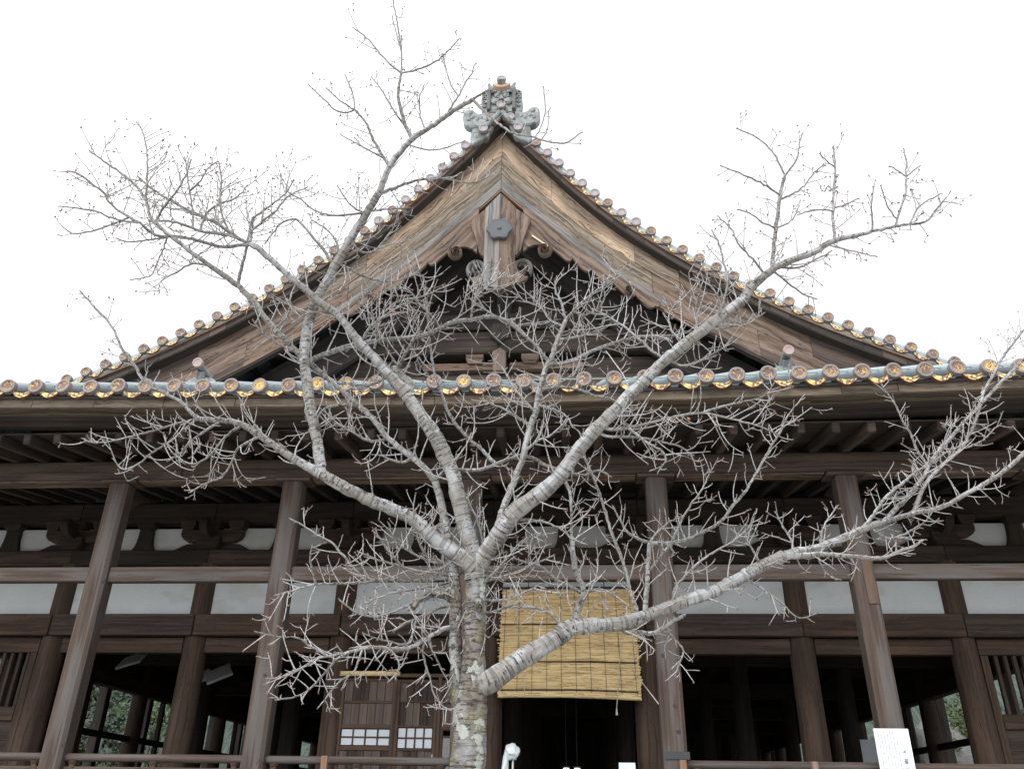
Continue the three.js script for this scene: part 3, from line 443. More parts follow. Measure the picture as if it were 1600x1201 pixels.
for (const s of [-1, 1]) {
  plank(hall, 'frog_leg_base', GX + s * 0.86 - 0.72, GX + s * 0.86 + 0.72, 9.36, 9.52, -3.8, -3.5, M.brown, 0, 0.01);
  plank(hall, 'wall_plank', GX + s * 2.7 - 1.05, GX + s * 2.7 + 1.05, 9.30, 9.66, -3.84, -3.62, M.dark, 0, 0.012);
  piece(hall, 'bearing_block', grain(blockGeo(0.34, 0.2, 0.3), 0), M.brown, [GX + s * 0.55, 9.58, -3.6]);
}
for (let k = 0; k < 8; k++) plank(hall, 'wall_plank', -4.7 + k * 1.18, -3.53 + k * 1.18, 9.0, 9.33, -3.84, -3.64 + (k & 1) * 0.012, k % 3 === 1 ? M.brown : M.beam, 0, 0.01);
{ // carved hanging piece on the beam and the pointed post below it
  const c = extrude([[-0.2, 0.12], [-0.1, 0.2], [0.1, 0.2], [0.2, 0.12], [0.17, -0.06], [0.06, -0.14], [0, -0.2], [-0.06, -0.14], [-0.17, -0.06]], 0.08, 0.02); piece(hall, 'carved_boss', grain(c, 1), M.black, [GX - 0.06, 10.12, -3.44]);
  piece(hall, 'pointed_post', grain(extrude([[-0.12, 0], [0.12, 0], [0.12, 0.42], [0, 0.5], [-0.12, 0.42]], 0.12, 0.01), 1), M.door, [GX - 0.05, 9.28, -3.5]);
}

// ridge-end ornament: a horned mask between curled fins, a round tile on top
{
  const o = sub(hall, 'ridge_ornament'); o.position.set(GX, 0, VZ + 0.03);
  const Y = (v) => 15.71 - (v - 123) * 0.0188, m = M.oni;
  piece(o, 'mask_block', extrude([[-0.4, Y(178)], [0.4, Y(178)], [0.42, Y(160)], [0.40, Y(147)], [0.33, Y(145)], [-0.33, Y(145)], [-0.4, Y(147)], [-0.42, Y(160)]], 0.22, 0.02), m, [0, 0, -0.2]);
  for (const s of [-1, 1]) {
    piece(o, 'side_rib', cbox(0.075, 0.62, 0.12, 0.015), m, [s * 0.265, Y(162), 0.07]);
    for (let k = 0; k < 4; k++) piece(o, 'bead', new THREE.TorusGeometry(0.045 - k * 0.006, 0.018, 6, 12), m, [s * 0.365, Y(151 + k * 6.5), 0.06]);
    const horn = new THREE.CatmullRomCurve3([V3(s * 0.17, Y(150), 0.06), V3(s * 0.23, Y(146), 0.1), V3(s * 0.27, Y(140), 0.1), V3(s * 0.285, Y(135), 0.06)]); piece(o, 'horn', taper(horn, 0.075, 0.008, 12, 8), m);
    piece(o, 'eye', new THREE.SphereGeometry(0.055, 12, 8), m, [s * 0.085, Y(156), 0.08]); piece(o, 'eye_ring', new THREE.TorusGeometry(0.06, 0.02, 6, 14), m, [s * 0.085, Y(156), 0.09]);
    piece(o, 'cheek', new THREE.SphereGeometry(0.1, 12, 8).scale(1, 0.9, 0.7), m, [s * 0.14, Y(164), 0.05]);
    piece(o, 'brow', new THREE.CapsuleGeometry(0.035, 0.12, 4, 8).rotateZ(Math.PI / 2 + s * 0.4), m, [s * 0.1, Y(152.5), 0.11]);
    // curled fin
    const f = new THREE.Shape(); f.moveTo(s * 0.30, Y(176)); f.bezierCurveTo(s * 0.42, Y(184), s * 0.5, Y(183), s * 0.60, Y(177)); f.bezierCurveTo(s * 0.66, Y(171), s * 0.78, Y(173), s * 0.78, Y(184)); f.bezierCurveTo(s * 0.78, Y(196), s * 0.66, Y(199), s * 0.52, Y(198)); f.bezierCurveTo(s * 0.42, Y(199), s * 0.36, Y(204), s * 0.30, Y(204)); f.closePath();
    piece(o, 'fin', extrude(f, 0.16, 0.03), m, [0, 0, -0.14]);
    for (const [x, v, r] of [[0.66, 179, 0.06], [0.6, 186, 0.05], [0.5, 189, 0.045], [0.42, 187, 0.04], [0.68, 189, 0.05]]) piece(o, 'bead', new THREE.SphereGeometry(r, 10, 6).scale(1, 1, 0.6), m, [s * x, Y(v), 0.05]);
    const g = new THREE.Shape(); g.moveTo(s * 0.2, Y(198)); g.bezierCurveTo(s * 0.4, Y(190), s * 0.56, Y(194), s * 0.60, Y(206)); g.bezierCurveTo(s * 0.63, Y(214), s * 0.6, Y(222), s * 0.58, Y(222)); g.lineTo(s * 0.3, Y(212)); g.closePath();
    piece(o, 'shoulder', extrude(g, 0.14, 0.025), m, [0, 0, -0.16]);
    for (const [x, v] of [[0.19, 189], [0.36, 205]]) { piece(o, 'end_tile', discGeo, paleDiscMats[0], [s * x, Y(v), 0.09]); piece(o, 'roll_tile', vergeRoll(), m, [s * x, Y(v), 0.04]); }
    const arc = new THREE.CatmullRomCurve3([V3(s * 0.02, Y(182), 0.1), V3(s * 0.12, Y(190), 0.1), V3(s * 0.22, Y(197), 0.08), V3(s * 0.34, Y(201), 0.06)]); piece(o, 'ridge_tile', new THREE.TubeGeometry(arc, 12, 0.05, 8), m);
  }
  const cres = new THREE.Shape(); cres.absarc(0, 0, 0.17, Math.PI * 1.02, Math.PI * 1.98); cres.quadraticCurveTo(0, -0.02, -0.168, -0.01);
  piece(o, 'crescent', extrude(cres, 0.1, 0.015), flat(0.40, 0.27, 0.19, 0.7), [0, Y(143), 0.06], [-0.35, 0, 0]);
  piece(o, 'crown', new THREE.LatheGeometry([[0.19, 0], [0.16, 0.05], [0.115, 0.10], [0.09, 0.15]].map((p) => new THREE.Vector2(...p)), 16), m, [0, Y(146), 0.02]);
  for (let k = -2; k <= 2; k++) piece(o, 'crown_flute', bar([k * 0.05, Y(147), 0.15], [k * 0.03, Y(141), 0.12], 0.024, 0.018), m);
  piece(o, 'top_tile', rollGeo(0.42, 0.09, 0.2), m, [0, Y(124) - 0.29, 0.24], [-0.75, 0, 0]); piece(o, 'top_disc', discGeo, paleDiscMats[0], [0, Y(124) - 0.28, 0.25], [-0.2, 0, 0]);
  piece(o, 'nose', new THREE.ConeGeometry(0.06, 0.14, 8), m, [0, Y(160), 0.12], [0.3, 0, 0]); piece(o, 'mouth', new THREE.TorusGeometry(0.1, 0.035, 8, 16, Math.PI), m, [0, Y(167), 0.08]); piece(o, 'chin_disc', discGeo, paleDiscMats[0], [0, Y(173), 0.14]);
}
function taper(curve, r0, r1, n, seg) { const g = new THREE.TubeGeometry(curve, n, 1, seg), p = g.attributes.position, c = V3(); for (let i = 0; i <= n; i++) { curve.getPointAt(i / n, c); const r = mix(r0, r1, i / n); for (let j = 0; j <= seg; j++) { const k = i * (seg + 1) + j; p.setXYZ(k, c.x + (p.getX(k) - c.x) * r, c.y + (p.getY(k) - c.y) * r, c.z + (p.getZ(k) - c.z) * r); } } g.computeVertexNormals(); return g; }

// two small ridges on the lower roof, each ending in a masked plate with a projecting round tile
for (const s of [-1, 1]) {
  const o = sub(hall, 'descending_ridge'); o.position.set(s * 4.72 + 0.05, eTop(-1.0) - 0.02, -1.0); o.scale.setScalar(0.74);
  piece(o, 'ridge_body', grain(cbox(0.26, 0.26, 3.0, 0.04), 2, 1.5, 1.5), M.tile, [0, 0.72, -1.42], [SL, 0, 0]);
  const pl = new THREE.Shape(); pl.moveTo(-0.36, -0.1); pl.lineTo(0.36, -0.1); pl.lineTo(0.36, 0.06); pl.bezierCurveTo(0.34, 0.22, 0.2, 0.24, 0.12, 0.25); pl.lineTo(-0.12, 0.25); pl.bezierCurveTo(-0.2, 0.24, -0.34, 0.22, -0.36, 0.06); pl.closePath();
  piece(o, 'mask_plate', extrude(pl, 0.1, 0.025), M.oni, [0, 0.05, 0]);
  for (const q of [-1, 1]) { piece(o, 'horn', new THREE.ConeGeometry(0.035, 0.18, 8), M.oni, [q * 0.2, 0.35, 0.06], [0, 0, -q * 0.35]); piece(o, 'eye', new THREE.SphereGeometry(0.045, 10, 8), M.oni, [q * 0.12, 0.17, 0.13]); piece(o, 'curl', new THREE.TorusGeometry(0.07, 0.028, 6, 14), M.oni, [q * 0.27, 0.06, 0.13]); }
  piece(o, 'projecting_tile', rollGeo(0.62, 0.095, 0.3), M.oni, [0, 0.53, 0.42], [-0.12, 0, 0]); piece(o, 'support', rollGeo(0.34, 0.09, 0.16).rotateX(0), M.oni, [0, 0.42, 0.2], [-1.1, 0, 0]);
  piece(o, 'top_disc', discGeo.clone().scale(1.15, 1.15, 1), flat(0.33, 0.25, 0.235, 0.7), [0, 0.53, 0.425], [0.1, 0, 0]);
}

// ---------------------------------------------------------------- the cherry tree
const TZ = 5.0; // plane of the trunk
const barkTex = (seed, moss) => texture(512, 1024, (u, v) => { // u: 0.5 m round the limb, v: 1 m along it
  const n = fbm(u * 6, v * 12, 6, 12, seed, 5), f = fbm(u * 50, v * 90, 50, 90, seed + 5, 2), pl = fbm(u * 3, v * 5, 3, 5, seed + 9, 4);
  const row = fbm(u * 11 + 2 * n, v * 105, 11, 105, seed + 13, 2), dash = sstep(0.645, 0.70, row) * sstep(0.38, 0.5, fbm(u * 3, v * 6, 3, 6, seed + 17, 2)), ring = sstep(0.60, 0.70, fbm(u * 2, v * 70, 2, 70, seed + 19, 2)) * 0.4;
  let c = [mix(0.225, 0.33, sstep(0.4, 0.6, pl)), mix(0.218, 0.34, sstep(0.4, 0.6, pl)), mix(0.205, 0.352, sstep(0.4, 0.6, pl))];
  let k = (0.72 + 0.4 * n + 0.35 * (f - 0.5)) * (1 - 0.72 * dash) * (1 - ring); c = c.map((q) => q * k); let h = 0.5 + 0.3 * (n - 0.5) + 0.25 * dash - 0.2 * ring + 0.2 * f;
  if (moss) {
    const br = sstep(0.46, 0.56, fbm(u * 3, v * 6, 3, 6, seed + 31, 4)); c = c.map((q, i) => mix(q * 0.66, q * [0.62, 0.56, 0.50][i], br));
    const fis = sstep(0.5, 0.62, fbm(u * 14, v * 24, 14, 24, seed + 71, 3)); c = c.map((q) => q * (1 - 0.35 * fis * br)); h -= 0.3 * fis * br;
    const m = sstep(0.56, 0.66, fbm(u * 4, v * 6, 4, 6, seed + 41, 5)); c = c.map((q, i) => mix(q, [0.12, 0.115, 0.055][i] * (0.6 + 0.9 * f), m * 0.6)); h += 0.15 * m;
    const li = sstep(0.60, 0.66, fbm(u * 6, v * 11, 6, 11, seed + 51, 5) + 0.22 * (fbm(u * 26, v * 50, 26, 50, seed + 53, 3) - 0.5)), le = 0.8 + 0.5 * fbm(u * 60, v * 100, 60, 100, seed + 61, 2); c = c.map((q, i) => mix(q, [0.31, 0.335, 0.31][i] * le, li * 0.75)); h += 0.35 * li;
  }
  return [...c, h];
});
const mkBark = ([map, bumpMap], b) => new THREE.MeshStandardMaterial({ map, bumpMap, bumpScale: b, roughness: 0.92 });
M.bark = mkBark(barkTex(901, false), 0.006); M.trunkBark = mkBark(barkTex(931, true), 0.014);
const twigTex = texture(64, 512, (u, v) => { const n = fbm(u * 3, v * 20, 3, 20, 971, 3), d = sstep(0.55, 0.62, fbm(u * 2, v * 90, 2, 90, 977, 2)), k = (0.75 + 0.5 * n) * (1 - 0.4 * d); return [0.41 * k, 0.405 * k, 0.405 * k, n]; });
M.twig = new THREE.MeshStandardMaterial({ map: twigTex[0], roughness: 0.9 });
M.bud = flat(0.17, 0.115, 0.10, 0.85);
M.leaf = flat(0.30, 0.13, 0.06, 0.8);

const tree = thing('cherry_tree', 'bare grey cherry tree with spreading knobbly limbs in front of the temple', 'tree', [0.67, 0, TZ]);
const tr = rngOf(4242), nodes = [], TW = 2.15; // TW: how many shoots
const camZ = new THREE.Vector3(0, 0, -1).applyEuler(camera.rotation);
const zcam = (p) => V3().subVectors(p, EYE).dot(camZ);
function limbGeo(P, rad, seg, knob, uS = 0.5, vS = 1.0) { // a tube through P whose radius follows rad, uneven like grown wood
  const N = P.length, pos = [], uv = [], idx = []; let up = V3(0.3, 0.2, 1).normalize(), s = 0; const t = V3(), b = V3(), n = V3(), o = tr() * 9;
  for (let i = 0; i < N; i++) {
    t.subVectors(P[Math.min(N - 1, i + 1)], P[Math.max(0, i - 1)]).normalize(); n.copy(up).addScaledVector(t, -up.dot(t)); if (n.lengthSq() < 1e-6) n.set(t.y, -t.x, 0); n.normalize(); up.copy(n); b.crossVectors(t, n); if (i) s += P[i].distanceTo(P[i - 1]);
    for (let j = 0; j <= seg; j++) { const a = j / seg * 6.28318, r = rad[i] * (1 + knob * (vnoise(s * 14 + o, (j % seg) * 0.9, 512, 512, 3) - 0.5) + knob * 0.7 * (vnoise(s * 45 + o, (j % seg) * 1.7, 512, 512, 5) - 0.5)); pos.push(P[i].x + r * (n.x * Math.cos(a) + b.x * Math.sin(a)), P[i].y + r * (n.y * Math.cos(a) + b.y * Math.sin(a)), P[i].z + r * (n.z * Math.cos(a) + b.z * Math.sin(a))); uv.push(j / seg * Math.max(1, Math.round(6.283 * rad[N >> 1] / uS)) + o, s / vS + o); }
  }
  for (let i = 0; i < N - 1; i++) for (let j = 0; j < seg; j++) { const a = i * (seg + 1) + j, c = a + seg + 1; idx.push(a, a + 1, c, a + 1, c + 1, c); }
  const k = pos.length / 3; pos.push(...P[N - 1].toArray()); uv.push(0, 0); for (let j = 0; j < seg; j++) idx.push((N - 1) * (seg + 1) + j, (N - 1) * (seg + 1) + j + 1, k);
  const g = new THREE.BufferGeometry(); g.setAttribute('position', new THREE.Float32BufferAttribute(pos, 3)); g.setAttribute('uv', new THREE.Float32BufferAttribute(uv, 2)); g.setIndex(idx); g.computeVertexNormals(); return g;
}
const off = V3(0.67, 0, TZ);
const local = (g) => g.translate(-off.x, -off.y, -off.z);
let twigP, twigU, twigI, budP, budI;
const budUnit = (() => { const g = new THREE.SphereGeometry(1, 5, 4); return { p: g.attributes.position.array, i: g.index.array }; })();
function addTube(P, r0, r1, seg) {
  const base = twigP.length / 3, N = P.length, t = V3(), n = V3(0.31, 0.17, 0.93), b = V3(); let s = tr() * 5;
  for (let i = 0; i < N; i++) { t.subVectors(P[Math.min(N - 1, i + 1)], P[Math.max(0, i - 1)]).normalize(); n.addScaledVector(t, -n.dot(t)).normalize(); b.crossVectors(t, n); if (i) s += P[i].distanceTo(P[i - 1]); const r = mix(r0, r1, i / (N - 1)) * (0.9 + 0.25 * tr()); for (let j = 0; j <= seg; j++) { const a = j / seg * 6.28318; twigP.push(P[i].x + r * (n.x * Math.cos(a) + b.x * Math.sin(a)) - off.x, P[i].y + r * (n.y * Math.cos(a) + b.y * Math.sin(a)) - off.y, P[i].z + r * (n.z * Math.cos(a) + b.z * Math.sin(a)) - off.z); twigU.push(j / seg, s * 2); } }
  for (let i = 0; i < N - 1; i++) for (let j = 0; j < seg; j++) { const a = base + i * (seg + 1) + j, c = a + seg + 1; twigI.push(a, a + 1, c, a + 1, c + 1, c); }
}
function addBud(p, d, r, l) { const q = new THREE.Quaternion().setFromUnitVectors(V3(0, 1, 0), d), base = budP.length / 3, v = V3(), B = budUnit; for (let i = 0; i < B.p.length; i += 3) { v.set(B.p[i] * r, B.p[i + 1] * l, B.p[i + 2] * r).applyQuaternion(q); budP.push(p.x + v.x - off.x, p.y + v.y - off.y, p.z + v.z - off.z); } for (const i of B.i) budI.push(base + i); }
const rv = () => { const z = tr() * 2 - 1, a = tr() * 6.28318, r = Math.sqrt(1 - z * z); return V3(r * Math.cos(a), r * Math.sin(a), z); };
function tips(p, d) { const n = 1 + Math.floor(tr() * 2.2); for (let k = 0; k < n; k++) { const q = d.clone().addScaledVector(rv(), 0.6).normalize(); addBud(p.clone().addScaledVector(q, 0.005), q, 0.0036 + tr() * 0.0014, 0.008 + tr() * 0.004); } }
function spur(p, d, len, r) { // a short side shoot that turns upwards and ends in buds
  const P = [p.clone()], q = d.clone(), n = len > 0.06 ? 4 : 3; for (let i = 0; i < n; i++) { q.addScaledVector(rv(), 0.25).addScaledVector(V3(0, 1, 0), 0.12).normalize(); P.push(P[i].clone().addScaledVector(q, len / n)); } addTube(P, r, Math.max(0.0024, r * 0.75), 4); tips(P[n], q);
}
function shoot(p, d, len, r, up, level) { // a side shoot with its own spurs, bending as it grows
  const step = 0.032, n = Math.max(4, Math.round(len / step)), P = [p.clone()], q = d.clone(), bend = rv().multiplyScalar(0.075);
  for (let i = 0; i < n; i++) {
    q.addScaledVector(bend, 1).addScaledVector(rv(), 0.055).addScaledVector(V3(0, 1, 0), up * (0.3 + i / n)).normalize(); if (tr() < 0.12) bend.copy(rv()).multiplyScalar(0.09);
    P.push(P[i].clone().addScaledVector(q, len / n));
    if (i > 0 && tr() < (level ? 0.15 : 0.26)) { const side = V3().crossVectors(q, rv()).normalize(), e = side.addScaledVector(q, 0.55).normalize(), rr = r * mix(1, 0.55, i / n); if (level < 2 && len > 0.12 && tr() < (level ? 0.25 : 0.5)) shoot(P[i + 1], e, len * R(0.25, 0.55, tr), rr * 0.72, up * 1.1, level + 1); else spur(P[i + 1], e, R(0.02, 0.10, tr), Math.max(0.0026, rr * 0.7)); }
  }
  addTube(P, r, Math.max(0.0025, r * 0.55), level ? 4 : 5); tips(P[n], q);
}
// one limb traced as pixels of the photograph; z0 and z1 are the depths of its ends, w0 and w1 its widths there in those pixels
let lean = -0.6; // how far, and which way, the drawn depths are spread about the trunk
function limb(name, z0, z1, w0, w1, path, o = {}) {
  z0 = TZ + (z0 - TZ) * lean; z1 = TZ + (z1 - TZ) * lean;
  const { dens = 1, len = 0.34, up = 0.09, mat = M.bark, from = 0.06, joined = true } = o;
  const uv = path.trim().split(/\s+/).map((s) => s.split(',').map(Number)); let start = null, zs = z0;
  if (joined && nodes.length) { let bd = 1e9; for (const n of nodes) { const d = Math.hypot(n.u - uv[0][0], n.v - uv[0][1]) + (z0 !== null ? Math.abs(n.p.z - z0) * 60 : 0); if (d < bd) { bd = d; start = n; } } if (bd > 26) start = null; }
  if (zs === null) zs = start ? start.p.z : TZ; if (start) zs = start.p.z;
  let L = 0; const acc = [0]; for (let i = 1; i < uv.length; i++) acc.push(L += Math.hypot(uv[i][0] - uv[i - 1][0], uv[i][1] - uv[i - 1][1]));
  const zb = (o.zb ?? 0), pts = uv.map(([u, v], i) => { const t = acc[i] / L; return at(u, v, zs + (z1 - (z0 ?? TZ)) * t + zb * Math.sin(Math.PI * t)); }); if (start) pts[0] = start.p.clone();
  const c = new THREE.CatmullRomCurve3(pts, false, 'centripetal'), len3 = c.getLength(), n = Math.max(6, Math.round(len3 / (w0 > 14 ? 0.035 : 0.03))), P = c.getSpacedPoints(n);
  const wig = w0 > 25 ? 0 : 0.006; for (let i = 1; i < n; i++) { const k = rv().multiplyScalar(wig * tr()); P[i].add(k); }
  const rad = P.map((p, i) => { const t = i / n, w = mix(w0, w1, Math.pow(t, o.pow ?? 0.9)); return w / 2 * zcam(p) / FPX * (w0 > 9 && start && start.r > w0 / 2 * zcam(P[0]) / FPX * 1.12 ? 1 + 0.4 * Math.exp(-t * len3 / 0.09) : 1); });
  const m = piece(tree, name, local(limbGeo(P, rad, w0 > 30 ? 24 : w0 > 12 ? 14 : w0 > 6 ? 9 : 6, w0 > 30 ? 0.22 : 0.28)), mat);
  const inv = camera.matrixWorldInverse.copy(camera.matrixWorld).invert(); P.forEach((p, i) => { const q = p.clone().applyMatrix4(inv); nodes.push({ p, u: 800 + FPX * q.x / -q.z, v: 600.5 - FPX * q.y / -q.z, r: rad[i] }); });
  twigP = []; twigU = []; twigI = []; budP = []; budI = [];
  if (dens > 0) for (let s = from * len3 + 0.03; s < len3; s += R(0.05, 0.13, tr) / (dens * TW)) {
    const i = Math.min(n - 1, Math.round(s / len3 * n)), t = V3().subVectors(P[i + 1], P[i]).normalize(), e = V3().crossVectors(t, rv()).normalize(), f = s / len3;
    e.y += 0.18; const d = e.addScaledVector(t, R(0.2, 0.9, tr)).normalize(), thin = clamp(rad[i] / 0.02, 0.35, 1);
    if (tr() < 0.24) spur(P[i].clone().addScaledVector(d, rad[i] * 0.6), d, R(0.02, 0.09, tr), 0.0033 * (0.7 + 0.4 * thin)); else { const l = len * R(0.45, 1.9, tr) * (1 - 0.35 * f); shoot(P[i].clone().addScaledVector(d, rad[i] * 0.5), d, l, mix(0.0034, 0.0060, clamp(l / 0.4)) * (0.75 + 0.3 * thin), up, 0); }
  }
  { const t = V3().subVectors(P[n], P[n - 1]).normalize(); if (dens > 0 || w1 < 6) { tips(P[n], t); } }
  if (twigI.length) { const g = new THREE.BufferGeometry(); g.setAttribute('position', new THREE.Float32BufferAttribute(twigP, 3)); g.setAttribute('uv', new THREE.Float32BufferAttribute(twigU, 2)); g.setIndex(twigI); g.computeVertexNormals(); tag(piece(m, 'twigs', g, M.twig), null, null, null, 'stuff'); }
  if (budI.length) { const g = new THREE.BufferGeometry(); g.setAttribute('position', new THREE.Float32BufferAttribute(budP, 3)); g.setIndex(budI); g.computeVertexNormals(); tag(piece(m, 'buds', g, M.bud), null, null, null, 'stuff'); }
  return m;
}
// trunk, with its foot in the ground
{
  const P = [V3(0.64, -0.1, 5.02), V3(0.65, 0.3, 5.01), V3(0.66, 1.0, 5), V3(0.665, 1.6, 5)].concat(['731,1201', '735,1110', '740,1050', '740,1020', '742,975', '743,935', '744,900', '746,868'].map((s) => at(...s.split(',').map(Number), TZ)));
  const w = [108, 82, 68, 62, 57, 53, 42, 35, 39, 37, 36, 30], c = new THREE.CatmullRomCurve3(P, false, 'centripetal'), N = 90, Q = [], rr = [];
  for (let i = 0; i <= N; i++) { Q.push(c.getPoint(i / N)); const f = i / N * (w.length - 1), k = Math.min(w.length - 2, Math.floor(f)); rr.push(mix(w[k], w[k + 1], f - k) / 2 * 5.0 / FPX); }
  piece(tree, 'trunk', local(limbGeo(Q, rr, 36, 0.20, 0.5, 1)), M.trunkBark);
  const inv = camera.matrixWorld.clone().invert(); Q.forEach((p, i) => { const q = p.clone().applyMatrix4(inv); nodes.push({ p, u: 800 + FPX * q.x / -q.z, v: 600.5 - FPX * q.y / -q.z, r: rr[i] }); });
  // rim of an old wound, with moss below it
  piece(tree, 'branch_scar', new THREE.TorusGeometry(0.035, 0.016, 8, 16).scale(0.8, 1.5, 1).translate(0.05, 2.82, 0.075), M.trunkBark);
}
const J = { dens: 0.85 };
// main fork
limb('limb', 5, 4.55, 27, 20, '744,905 737,860 727,824 715,770 708,742 696,716 681,683 660,653 648,635 634,614', { dens: 0.35, len: 0.25 });
limb('limb', 4.55, 4.0, 17, 11, '634,614 615,594 593,568 575,549 550,520 525,490 508,478', { dens: 0.5, len: 0.3 });
limb('limb', 4.0, 3.6, 11, 9, '508,478 480,455 445,425 410,394 391,381', { dens: 0.6, len: 0.22 });
limb('limb', 3.6, 3.3, 6, 3, '391,381 355,367 313,361 290,352 262,345 236,346', { dens: 1.2, len: 0.3 });
limb('limb', 3.6, 3.5, 6, 3, '372,372 340,350 313,337 290,326 267,314 250,304 232,290 215,276', { dens: 1.2, len: 0.3 });
limb('limb', 3.6, 3.0, 6, 2.6, '391,385 344,385 315,377 283,370 242,367 217,348 190,332 172,318 160,300 145,288 121,271 105,267', { dens: 1.0, len: 0.26 });
limb('limb', 3.6, 3.9, 4, 2.2, '391,381 394,355 397,340 410,330 434,312 448,300 458,282', { dens: 1.3, len: 0.24 });
limb('limb', 3.6, 3.3, 4, 2, '372,372 352,352 346,330 343,310 346,285 342,255', { dens: 1.3, len: 0.2 });
limb('cut_stub', 4.55, 4.75, 17, 15, '640,626 634,600 624,586 616,577', { dens: 0.2, len: 0.2 });
limb('limb', 4.6, 4.2, 7, 4, '618,585 628,562 640,540 655,515', { dens: 1, len: 0.3 });
// lower left limb and the tall stem that rises from it
limb('limb', 5, 4.7, 27, 19, '738,884 722,870 700,856 677,840 655,818 634,804', { dens: 0.4, len: 0.26 });
limb('limb', 4.7, 4.4, 20, 17, '634,804 610,794 570,777 533,758 502,740', { dens: 0.25, len: 0.2 });
limb('limb', 4.4, 4.1, 13, 8, '502,740 465,720 430,697 400,676 375,662 345,657 312,655', { dens: 0.6, len: 0.26 });
limb('limb', 4.1, 4.2, 6, 3, '312,655 300,646 287,632 270,620 237,602 220,587 207,567 190,545 180,520 168,502 153,486 125,455', { dens: 0.45, len: 0.14 });
limb('limb', 4.1, 3.7, 4, 2.2, '312,657 275,662 250,670 212,680 187,686 165,691 140,690 129,685', { dens: 1.2, len: 0.2 });
limb('limb', 4.1, 3.9, 4, 2.2, '307,662 282,675 260,692 237,707 207,730 190,732 177,717', { dens: 1, len: 0.2 });
limb('limb', 4.2, 3.9, 4.5, 2.2, '380,667 365,672 352,682 337,700 320,717 300,725 282,717 269,707', { dens: 1.2, len: 0.2 });
limb('limb', 4.25, 3.9, 4.5, 2.2, '400,690 370,702 360,725 345,745 317,757 297,769', { dens: 1.2, len: 0.18 });
limb('limb', 4.2, 4.0, 4.5, 2.2, '345,657 322,672 300,688 285,705 262,720', { dens: 1.2, len: 0.2 });
limb('limb', 4.4, 4.2, 17, 15, '502,739 497,700 487,650 480,600 475,562 477,532 483,501', { dens: 0.35, len: 0.26 });
limb('limb', 4.2, 3.7, 15, 11, '483,501 494,470 506,445 528,408 549,371 570,338 592,301', { dens: 0.45, len: 0.26 });
limb('limb', 3.7, 3.4, 10, 7, '592,301 600,280 608,261 625,238 644,217 680,193 710,172 738,155', { dens: 0.45, len: 0.2 });
limb('limb', 3.4, 3.3, 4, 2.2, '738,155 752,147 764,141 775,143', { dens: 1, len: 0.12 });
limb('limb', 3.4, 3.2, 5, 2.2, '740,157 755,172 770,186 800,207 830,213 860,222 884,223 909,207', { dens: 0.4, len: 0.12 });
limb('twig', 3.25, 3.2, 2.4, 1.8, '834,214 846,196 852,175 849,136', { dens: 0.3, len: 0.05 });
limb('twig', 3.25, 3.2, 2.2, 1.8, '846,216 855,202 858,172', { dens: 0.3, len: 0.05 });
limb('limb', 3.55, 3.3, 6.5, 4, '643,216 632,192 624,162 622,140 627,114', { dens: 0.5, len: 0.16 });
limb('limb', 3.3, 3.1, 3.4, 2, '627,114 602,93 588,76 575,61 552,43', { dens: 0.6, len: 0.14 });
limb('limb', 3.3, 3.2, 3.2, 2, '627,114 627,81 622,45 614,0 609,-30', { dens: 0.5, len: 0.14 });
limb('limb', 3.3, 3.5, 3.4, 2, '628,114 650,109 680,96 695,84 717,61', { dens: 0.7, len: 0.12 });
limb('twig', 3.3, 3.2, 2.4, 1.8, '626,80 620,55 613,27', { dens: 0.4, len: 0.06 });
limb('limb', 3.6, 3.4, 5, 3, '606,258 590,231 578,207 572,192 554,171', { dens: 0.7, len: 0.16 });
limb('twig', 3.4, 3.3, 2.8, 1.8, '554,171 540,176 524,172 511,160 482,132', { dens: 0.6, len: 0.08 });
limb('twig', 3.4, 3.4, 2.6, 1.8, '554,171 552,150 539,117', { dens: 0.5, len: 0.06 });
limb('twig', 3.4, 3.3, 2.6, 1.8, '552,170 535,160 510,138', { dens: 0.6, len: 0.06 });
limb('twig', 3.45, 3.3, 3, 1.8, '636,203 620,180 602,150 592,135 581,121', { dens: 0.8, len: 0.12 });
limb('limb', 3.5, 3.5, 3.4, 2, '697,180 708,162 716,150 727,130 737,114 743,99', { dens: 0.8, len: 0.1 });
limb('twig', 3.5, 3.5, 2.4, 1.8, '714,150 704,130 698,111 690,81', { dens: 0.7, len: 0.08 });
limb('twig', 3.5, 3.4, 2.6, 1.8, '663,200 655,171 657,147 663,132', { dens: 0.8, len: 0.1 });
limb('twig', 3.55, 3.6, 2.8, 1.8, '642,228 668,234 695,231 725,220', { dens: 0.6, len: 0.1 });
limb('twig', 3.6, 3.3, 2.8, 1.8, '596,247 569,231 550,220 533,211', { dens: 0.6, len: 0.08 });
limb('limb', 3.75, 4.0, 5, 2.2, '600,305 625,290 650,282 689,278 710,282 740,285 773,270', { dens: 1.0, len: 0.2 });
limb('twig', 3.8, 4.0, 2.8, 1.8, '572,332 600,327 640,325', { dens: 1, len: 0.16 });
limb('limb', 3.75, 3.4, 4, 2.2, '575,330 545,335 515,336 490,328 470,312 450,300', { dens: 0.9, len: 0.16 });
limb('twig', 3.8, 3.7, 3, 1.8, '568,334 550,322 536,305 528,292', { dens: 0.8, len: 0.14 });
limb('limb', 4.0, 3.7, 5, 2.4, '524,414 505,390 480,360 462,342 440,348 425,365 414,380', { dens: 0.8, len: 0.16 });
limb('limb', 4.0, 3.9, 4, 2.2, '531,404 527,382 512,360 490,345', { dens: 1, len: 0.16 });
limb('limb', 4.0, 4.3, 4.5, 2.2, '528,412 545,420 570,432 605,440 640,432 660,418', { dens: 1.2, len: 0.22 });
